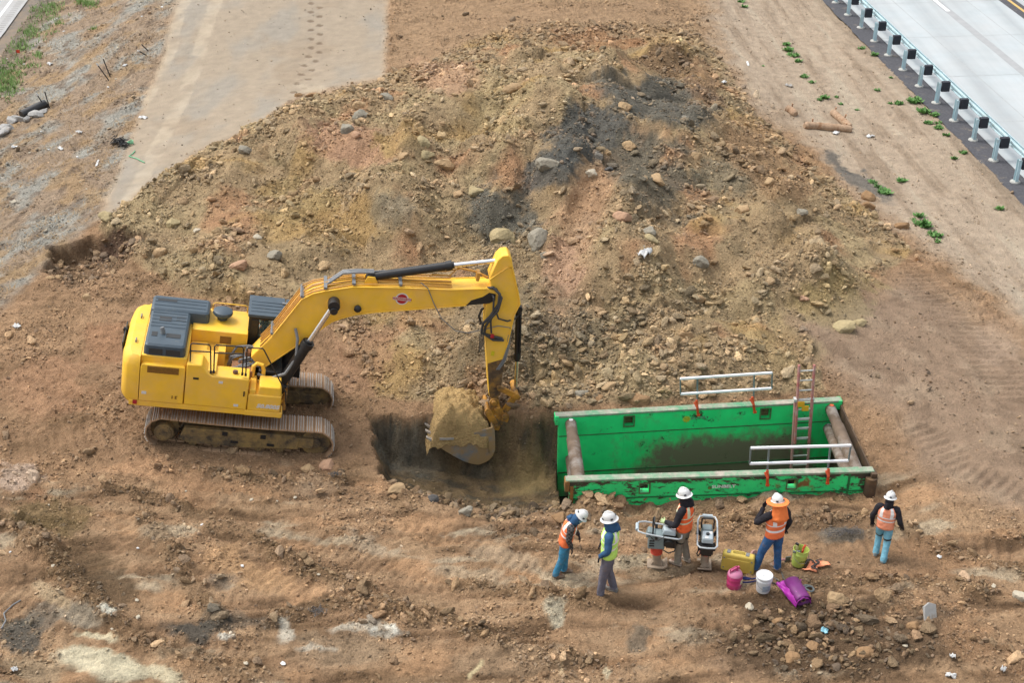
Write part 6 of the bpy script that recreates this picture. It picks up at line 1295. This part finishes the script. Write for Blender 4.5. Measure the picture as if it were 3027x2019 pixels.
# fourth: orange neck shade, hand at the face
J=base((0,.0),stance=.15,hz_=.96); J['kl']=(-.17,.10,.50); J['al']=(-.24,.14,.105); J['kr']=(.13,.02,.52); J['ar']=(.15,-.02,.105); J['el']=(-.34,.16,1.22); J['wl']=(-.16,.24,1.46); J['er']=(.27,-.04,1.17); J['wr']=(.30,.06,.93)
p=G(*z5(668,985)); person(tuple(p),yaw_of(-.45,1),'person in orange vest and orange neck shade with one hand raised to the face',J,dict(legs=M_jean2,top=M_dk,vest=M_org,toe=((-.55,1,0),(-.2,1,0)),cover=M_dk,look=(-.3,1,0),shade=cloth('orange shade',alb(255,128,70,1.0),.07),hand_l=(M_dk,(.2,0,.6),(0,1,0),.9),hand_r=(M_dk,(.1,.1,-1),(-1,0,0),.25),bands=(3,7)))
# fifth: walking away at the right
J=base((0,.05),stance=.10,hz_=.91); J['kl']=(-.10,.16,.50); J['al']=(-.10,.06,.105); J['kr']=(.11,-.02,.47); J['ar']=(.11,-.20,.115); J['el']=(-.31,.03,1.10); J['wl']=(-.30,.10,.87); J['er']=(.32,-.02,1.10); J['wr']=(.36,.14,.90)
p=G(*z5(1895,820)); person(tuple(p),yaw_of(.42,1),'person in pale orange vest and light blue jeans walking past the right shield end',J,dict(legs=M_jean3,top=M_dk,vest=M_org2,toe=((0,1,0),(.3,1,0)),hood=M_dk,look=(.35,1,-.25),hand_l=(M_dk,(0,.2,-1)),hand_r=(M_dk,(0,.2,-1)),bands=(4,7),straps=True,boots=mat('muddy boots',alb(150,166,170),.85,0,.2,14)),.86)
# operator in the cab
bpy.context.view_layer.update()
J=dict(pelvis=(0,0,0),spine=(0,.0,.17),chest=(0,.04,.40),neck=(0,.06,.57),head=(0,.10,.69),sl=(-.19,.05,.48),sr=(.19,.05,.48),el=(-.27,.16,.24),er=(.27,.16,.24),wl=(-.2,.40,.24),wr=(.2,.40,.24),hl=(-.09,.05,-.02),hr=(.09,.05,-.02),kl=(-.13,.45,.03),kr=(.13,.45,.03),al=(-.12,.52,-.34),ar=(.12,.52,-.34))
op=ex.matrix_world@Vector((.24,.74,1.79)); o=person(tuple(op),.12-PI/2,'person in orange vest seated at the controls inside the excavator cab',J,dict(legs=M_jean2,top=M_dk,vest=M_org,toe=((0,1,0),(0,1,0)),look=(0,1,-.2),hand_l=(M_dk,(0,0,-.1)),hand_r=(M_dk,(0,0,-.1)),bands=(4,8))); o['group']='operator'
# ================================================================== RAMMERS
M_rg=mat('rammer grey',alb(142,158,160),.45,0,.06,6,.05,30,alb(160,146,124),3,.35); M_bel=mat('bellows',alb(238,92,66),.6,0,.06,9); M_shoe=mat('muddy plate',alb(176,156,134),.85,0,.2,7,.4,30); M_hand=mat('handle tube',alb(206,214,218),.4,0,.05,9); M_tnk=mat('tank grey',alb(196,210,216),.4,0,.05,9)
def rammer(loc,yaw,label):
    t=thing('rammer',label,'rammer',loc,yaw,'rammers standing on the dirt')
    m=MB(); m.prism([(-.19,.0),(-.19,.035),(.12,.035),(.19,.10),(.215,.085),(.15,.0)],-.14,.14); m.prism([(-.12,.035),(-.08,.12),(.08,.12),(.12,.035)],-.06,.06); m.bar((.10,-.09,.06),(.10,.09,.06),.03,.03); m.build('foot_plate',M_shoe,t,bevel=.008)
    m=MB(); m.tube([(-.0,0,.09),(-.02,0,.34)],[.085,.08],16); m.build('leg',M_shoe,t)
    pr=[]
    for k in range(5): z=.31+k*.036; pr+= [(.095,z),(.122,z+.012),(.122,z+.024),(.095,z+.036)]
    m=MB(); m.lathe(pr,(-.02,0,0),20); m.build('bellows',M_bel,t,smooth=40)
    m=MB(); m.box((-.04,0,.66),(.34,.27,.34),taper=(.82,.86)); m.box((-.02,0,.52),(.26,.22,.10)); m.box((-.16,0,.80),(.16,.2,.16),(0,.3,0)); h=m.build('housing',M_rg,t,bevel=.03,seg=3)
    m=MB()
    for k in range(3): m.box((-.13+.0*k,-.135,.58+k*.06),(.10,.012,.022)); m.box((-.13,.135,.58+k*.06),(.10,.012,.022))
    build_each(m,'slot',M_blk,h,smooth=0)
    m=MB(); m.box((.22,0,.68),(.24,.25,.22)); m.cyl((.2,-.17,.66),(.2,.17,.66),.085,16); m.box((.24,0,.56),(.18,.2,.08)); m.tube([(.1,-.14,.5),(.2,-.18,.46),(.32,-.16,.5),(.34,-.12,.6)],.014,7); m.build('engine',M_blk,t,bevel=.012)
    m=MB(); m.box((.20,0,.90),(.27,.24,.13),(0,.10,0),taper=(.86,.86)); tk=m.build('fuel_tank',M_tnk,t,bevel=.03,seg=3)
    m=MB(); m.cyl((.2,0,.96),(.2,0,.99),.035,14); m.build('cap',M_blk,tk); m=MB(); m.box((.15,.06,.968),(.08,.06,.006),(0,.1,0)); m.box((.28,-.02,.955),(.07,.07,.006),(0,.1,0)); build_each(m,'sticker',M_white,tk,smooth=0)
    m=MB(); P=[(-.42,-.06,.92),(-.40,-.15,.93),(-.28,-.19,.92),(.10,-.195,.86),(.38,-.19,.83),(.44,-.14,.82),(.45,0,.82),(.44,.14,.82),(.38,.19,.83),(.10,.195,.86),(-.28,.19,.92),(-.40,.15,.93),(-.42,.06,.92)]
    m.tube(P,.017,8); m.tube([(-.42,-.06,.92),(-.42,.06,.92)],.017,8); h=m.build('handle',M_hand,t); m=MB(); m.tube([(-.43,-.10,.925),(-.43,.10,.925)],.034,10); m.build('grip',M_tnk,h)
    m=MB(); m.bar((-.05,-.19,.87),(-.05,-.13,.75),.05,.05); m.bar((-.05,.19,.87),(-.05,.13,.75),.05,.05); build_each(m,'mount',M_blk,t)
    m=MB(); m.tube([(-.12,-.12,.86),(-.12,-.12,1.08),(-.10,-.09,1.12),(-.10,.09,1.12),(-.12,.12,1.08),(-.12,.12,.86)],.016,8); m.build('lifting_frame',M_blk,t)
    m=MB(); m.tube([(.1,-.2,.88),(.0,-.22,.80),(-.1,-.2,.78),(-.2,-.19,.90)],.010,6); m.tube([(.25,.14,.8),(.1,.2,.72),(-.05,.16,.8)],.010,6); build_each(m,'cable',M_rub,t); return t
p=G(*z4(1490,1035)); rammer(tuple(p),-.10,'grey jumping jack rammer with red bellows, seen from the side, left of the khaki trousers')
p=G(*z4(2070,1050)); rammer(tuple(p),-PI/2-.12,'grey jumping jack rammer with red bellows, handle pointing at the camera')
# ================================================================== TOOLS ON THE GROUND
M_case=mat('yellow case',alb(228,200,92),.55,0,.05,6,.05,40,alb(190,160,100),3,.32); M_pinkc=mat('pink can',alb(214,62,128),.5,0,.07,6,.1,30,alb(222,128,166),2.5,.42); M_pinkl=mat('pink lid',alb(226,140,176),.5,0,.06,8); M_wb=mat('white bucket',alb(244,246,248),.4,0,.02,6); M_gb=mat('lime bucket',alb(206,226,112),.45,0,.04,6,.05,30,alb(186,176,110),3,.32); M_pur=mat('purple sheet',alb(186,56,178),.35,0,.07,3,.1,12); M_lab=mat('bucket label',alb(176,190,206),.6,0,.2,40); M_blu=mat('blue strap',alb(42,60,130),.7,0,.15,14); M_tool=mat('tool steel',alb(120,124,126),.5,.2,.2,14)
p=G(*z5(300,985)); cs=thing('hard_case','yellow hard plastic case standing on its long edge beside the pink can','case',tuple(p),-.30)
m=MB(); m.box((0,0,.24),(.66,.19,.44),taper=(.95,.9)); sh_=m.build('shell',M_case,cs,bevel=.05,seg=4)
m=MB(); m.box((0,-.002,.25),(.672,.012,.40)); m.build('seam',mat('case seam',alb(190,160,70),.6),sh_,bevel=.003) if False else None
m=MB(); m.tube([(-.11,0,.45),(-.10,0,.50),(.10,0,.50),(.11,0,.45)],.016,8); m.build('handle',M_case,cs)
m=MB(); m.box((-.2,-.0,.462),(.07,.10,.02)); m.box((.17,-.0,.462),(.07,.10,.02)); build_each(m,'latch',M_hoseg,cs,bevel=.004)
m=MB(); m.box((0,-.092,.25),(.44,.012,.20)); m.build('raised_panel',M_case,cs,bevel=.01)
m=MB()
for x in (-.27,.27):
    for z in (.12,.36): m.cyl((x,-.085,z),(x,-.10,z),.016,10)
build_each(m,'foot_stud',M_hoseg,cs)
p=G(*z5(262,1150)); gc=thing('fuel_can','round pink fuel can with a top handle in front of the yellow case','can',tuple(p),.4)
m=MB(); m.lathe([(.142,0),(.148,.01),(.148,.10),(.152,.11),(.148,.12),(.148,.22),(.152,.23),(.148,.24),(.146,.30)],(0,0,0),26); m.build('body',M_pinkc,gc,smooth=40)
m=MB(); m.lathe([(.148,.298),(.14,.33),(.09,.375),(.04,.39),(.0,.392)],(0,0,0),26,cap=False); m.build('dome',M_pinkl,gc,smooth=40)
m=MB(); m.cyl((.03,0,.38),(.03,0,.42),.03,12); m.bar((-.10,0,.40),(.08,0,.46),.035,.025); m.bar((.05,0,.46),(.09,0,.40),.03,.02); m.tube([(-.11,0,.36),(-.12,0,.45),(.0,0,.49),(.05,0,.46)],.012,7); m.build('handle',M_pinkc,gc)
m=MB(); m.box((.08,-.126,.17),(.07,.012,.10),(0,0,.55)); m.build('label',mat('can label',alb(232,220,190),.6),gc,smooth=0)
p=G(*z5(588,1195)); wbk=thing('bucket','white plastic bucket with its lid on, beside the blue strap','bucket',tuple(p),.2,'plastic buckets by the tools')
m=MB(); m.lathe([(.128,0),(.132,.01),(.148,.26),(.158,.27),(.158,.30),(.150,.31),(.152,.36)],(0,0,0),28); m.build('body',M_wb,wbk,smooth=40)
m=MB(); m.lathe([(.163,.352),(.165,.372),(.155,.384),(.14,.376),(.0,.376)],(0,0,0),28,cap=False); m.cyl((-.03,.02,.375),(-.03,.02,.388),.035,12); m.build('lid',M_wb,wbk,smooth=40)
m=MB(); rows=[[((.1385+.06*z)*math.sin(a),-(.1385+.06*z)*math.cos(a),z) for a in np.linspace(-.5,.6,9)] for z in (.06,.20)]; m.grid(rows); m.build('label',M_lab,wbk)
m=MB(); m.tube([(-.160,0,.30),(-.15,-.09,.20),(-.06,-.165,.12),(.06,-.165,.12),(.15,-.09,.2),(.160,0,.30)],.004,5); m.build('bail',M_hoseg,wbk)
p=G(*z5(985,930)); gbk=thing('bucket','lime green bucket full of tools, right of the fourth person','bucket',tuple(p+np.array([0,.05,.0])),.2,'plastic buckets by the tools',rot=(-.05,.10,.2))
m=MB(); pr=[(.128,0),(.132,.01),(.146,.26),(.157,.27),(.157,.30),(.150,.31),(.155,.37),(.160,.38),(.150,.38),(.140,.30),(.125,.02),(.0,.02)]; m.lathe(pr,(0,0,0),28,cap=False); m.build('body',M_gb,gbk,smooth=40)
text('lettering','LINER',.05,Matrix.Translation((.01,-.142,.155))@Matrix.Rotation(PI/2-.05,4,'X'),mat('olive print',alb(86,106,40),.6),gbk,.001,.001)
m=MB(); m.tube([(-.158,0,.30),(-.16,-.08,.22),(-.07,-.17,.14),(.07,-.17,.14),(.16,-.08,.22),(.158,0,.30)],.004,5); m.build('bail',M_hoseg,gbk)
RB_=Euler((-.05,.10,.2)).to_matrix(); gp=Vector(p+np.array([0,.05,0]))
def inb(v): return tuple(RB_@Vector(v)+gp)
t=MB(); t.tube([(.0,0,.03),(.02,.0,.30)],.02,8); o=thing('trowel','orange handled trowel sticking out of the lime bucket','trowel',inb((.04,0,0)),.3); t.build('blade',M_tool,o); m=MB(); m.tube([(.02,0,.30),(.04,-.0,.42),(.07,0,.47)],.024,9); m.tube([(.0,-.03,.36),(.05,.03,.38)],.016,8); m.build('handle',M_bel,o)
o=thing('level','pale yellow tool leaning in the lime bucket','tool',inb((-.03,.03,0))); m=MB(); m.bar((0,.0,.04),(-.02,.02,.46),.06,.035); m.build('bar',mat('pale yellow',alb(220,214,150),.5),o,bevel=.006); m=MB(); m.bar((-.02,.02,.46),(-.018,.022,.50),.065,.04); m.build('end_cap',M_blk,o)
o=thing('hammer','dark hammer standing in the lime bucket','hammer',inb((-.07,-.03,0))); m=MB(); m.cyl((0,0,.04),(-.01,0,.34),.014,8); m.build('shaft',M_wood,o); m=MB(); m.cyl((-.08,0,.35),(.06,0,.35),.028,12); m.build('head',M_tool,o)
m=MB(); P=[(-.16,.06,.03),(-.05,.09,.05),(.10,.05,.04),(.20,.08,.05),(.22,.02,.04),(.08,-.02,.03),(-.03,-.06,.05),(-.15,-.05,.05),(-.18,.0,.04),(-.1,.03,.06),(.05,.02,.06)]; pp_,qq_=spl(P,[(.02,.012)]*len(P),5); m.tube(pp_,[(.024,.010)]*len(pp_),8); p=G(*z5(415,1110)); o=m.build('strap',M_blu,None); o.location=tuple(p); tag(o,'coiled dark blue strap lying between the pink can and the white bucket','strap')
# orange vest dropped on the ground with a black harness strap
def sheet(pts_,n,m,name,label,cat,hgt=.05,seed=1,th=.008):
    q=[G(*z5(*a)) for a in pts_]; c=sum(q)/4; P=[]
    for i in range(n):
        u=i/(n-1); row=[]
        for k in range(n):
            v=k/(n-1); b=(q[0]*(1-u)+q[1]*u)*(1-v)+(q[3]*(1-u)+q[2]*u)*v-c; z=hz(b[0]+c[0],b[1]+c[1])-c[2]
            row.append((b[0],b[1],z+.025+hgt*(.5+fbm(np.array([b[0]*5+seed]),np.array([b[1]*5]),3,6)[0])))
        P.append(row)
    o=MB().grid(P).build(name,m,None,solid=th,smooth=60); o.location=tuple(c); return tag(o,label,cat)
M_ov=mat('faded orange cloth',alb(255,158,116,1.1),.8,0,.05,10)
sheet(((1020,985),(1190,1010),(1210,880),(1120,890)),9,M_ov,'orange_cloth','orange vest piece dropped beside the lime bucket','cloth'); sheet(((1180,960),(1345,945),(1320,905),(1130,890)),9,M_ov,'orange_cloth','long orange vest piece pointing away from the lime bucket','cloth',seed=4)
q=[G(*z5(*a)) for a in ((1060,950),(1080,900),(1130,895),(1170,940),(1130,975),(1190,1000),(1160,960),(1210,920),(1180,900),(1240,880))]; pp_,_q=spl([a-q[0]+np.array([0,0,.08]) for a in q],[.02]*len(q),5); o=MB().tube(pp_,[(.010,.022)]*len(pp_),8,True,0,(0,0,1)).build('harness_strap',mat('black web',alb(60,50,48),.7,0,.2,14),None); o.location=tuple(q[0]); tag(o,'black harness strap tangled over the dropped orange vest','strap')
# purple sheet rolled up
q=[G(*z5(*a)) for a in ((745,1120),(1000,1110),(1135,1335),(945,1440))]; c=sum(q)/4; zc=np.mean([a[2] for a in q]); pr_=thing('purple_roll','roll of purple plastic sheet lying on the dirt below the white bucket','plastic roll',tuple(c))
axd=Vector(((q[2]+q[3])-(q[0]+q[1]))/2); L_=axd.length; axd.normalize(); sd_=axd.cross(Vector((0,0,1))).normalized()
rows=[]
for i in range(26):
    f=i/25; cen=axd*(-L_/2+L_*f); W_=.26*(1-f)+.15*f; h_=.05*(1-f)+.19*sst(.0,.8,f); row=[]
    for k in range(25):
        a=k/24; ang=PI*(1-a)*(1.0+.25*f)-.12*PI*f; x=math.cos(ang)*W_*1.0; z=h_*math.sin(ang) if True else 0
        cr=.012*math.sin(k*1.3+i*.4)+.008*math.sin(i*.9-k*.5)
        row.append(cen+sd_*(x)+Vector((0,0,max(z+cr+.03,.012))))
    rows.append(row)
m=MB(); m.grid(rows); m.build('sheet',M_pur,pr_,solid=.006,smooth=60)
e=axd*(L_/2-.10); spi=[]
for k in range(60): a=k*.42; r_=.05+.0021*k; spi.append((a,r_))
rows=[[e+axd*d+sd_*(r_*math.cos(a))+Vector((0,0,.14+r_*.85*math.sin(a)*.8)) for a,r_ in spi] for d in (-.5,-.2,0.,.08)]
m=MB(); m.grid(rows); m.build('inner_layers',mat('dark purple',alb(126,40,124),.5,0,.1,5),pr_,solid=.004,smooth=60)
m=MB(); A=e+Vector((0,0,.14)); m.tube([A-axd*.5,A+axd*.07],[.052,.052],18); m.build('cardboard_core',mat('cardboard',alb(150,110,84),.8,0,.1,8),pr_)
m=MB(); m.tube([A+axd*.066,A+axd*.075],[.03,.03],14); m.build('core_hole',M_blk,pr_)
# hoses on the ground
def hose(pts_,r,m,name,label,lift=.03,cat='hose'):
    q=[G(*a)+np.array([0,0,lift]) for a in pts_]; pp_,_q=spl([a-q[0] for a in q],[r]*len(q),6); o=MB().tube(pp_,r,8).build(name,m,None); o.location=tuple(q[0]); return tag(o,label,cat)
M_gh=mat('grey ground hose',alb(124,116,106),.7,0,.1,14)
hose([z5(455,905),z5(500,950),z5(570,995),z5(660,1045),z5(770,1110)],.018,M_gh,'hose','grey hose running from the yellow case to the purple sheet'); hose([z5(795,1015),z5(808,1045),z5(815,1075),z5(840,1100),z5(850,1110)],.018,M_gh,'hose','short grey hose from the boot of the fourth person to the purple sheet')
hose([z5(1020,1180),z5(1070,1170),z5(1130,1180),z5(1155,1215),z5(1120,1235),z5(1060,1200),z5(1100,1175),z5(1140,1190)],.020,mat('wet hose',alb(120,128,128),.4,0,.1,14),'hose','loop of grey hose beside the purple roll',.05)
hose([z5(690,1130),z5(720,1135),z5(748,1140)],.012,M_blk,'cable','black cable end sticking out under the purple sheet',.02,'cable')
p=G(*z5(490,850)); mw=thing('tape_reel','pinkish reel on the ground behind the left boot of the fourth person','reel',tuple(p),.3); m=MB(); R_=Euler((1.1,0,.3)).to_matrix(); m.lathe([(.05,-.02),(.10,-.022),(.105,0),(.10,.022),(.05,.02)],(0,0,.10),20,R=R_); m.build('disc',mat('pink reel',alb(206,160,150),.6,0,.1,9),mw,smooth=40); m=MB(); m.lathe([(.0,-.03),(.04,-.03),(.04,.03),(.0,.03)],(0,0,.10),14,R=R_); m.tube([(0.0,-.02,.1),(.06,-.05,.06),(.12,-.07,.02)],.014,7); m.build('hub',M_tool,mw)
p=G(*z5(840,880)); o=thing('hand_saw','steel tool with a pink handle behind the right leg of the fourth person','tool',tuple(p),.4); m=MB(); m.prism([(-.02,0),(.10,.02),(.12,.10),(.0,.13)],-.01,.01); m.build('blade',M_tool,o); m=MB(); m.tube([(-.28,0,.08),(-.15,0,.10),(-.02,0,.07)],.022,8); m.build('handle',mat('pink handle',alb(206,150,150),.6),o)
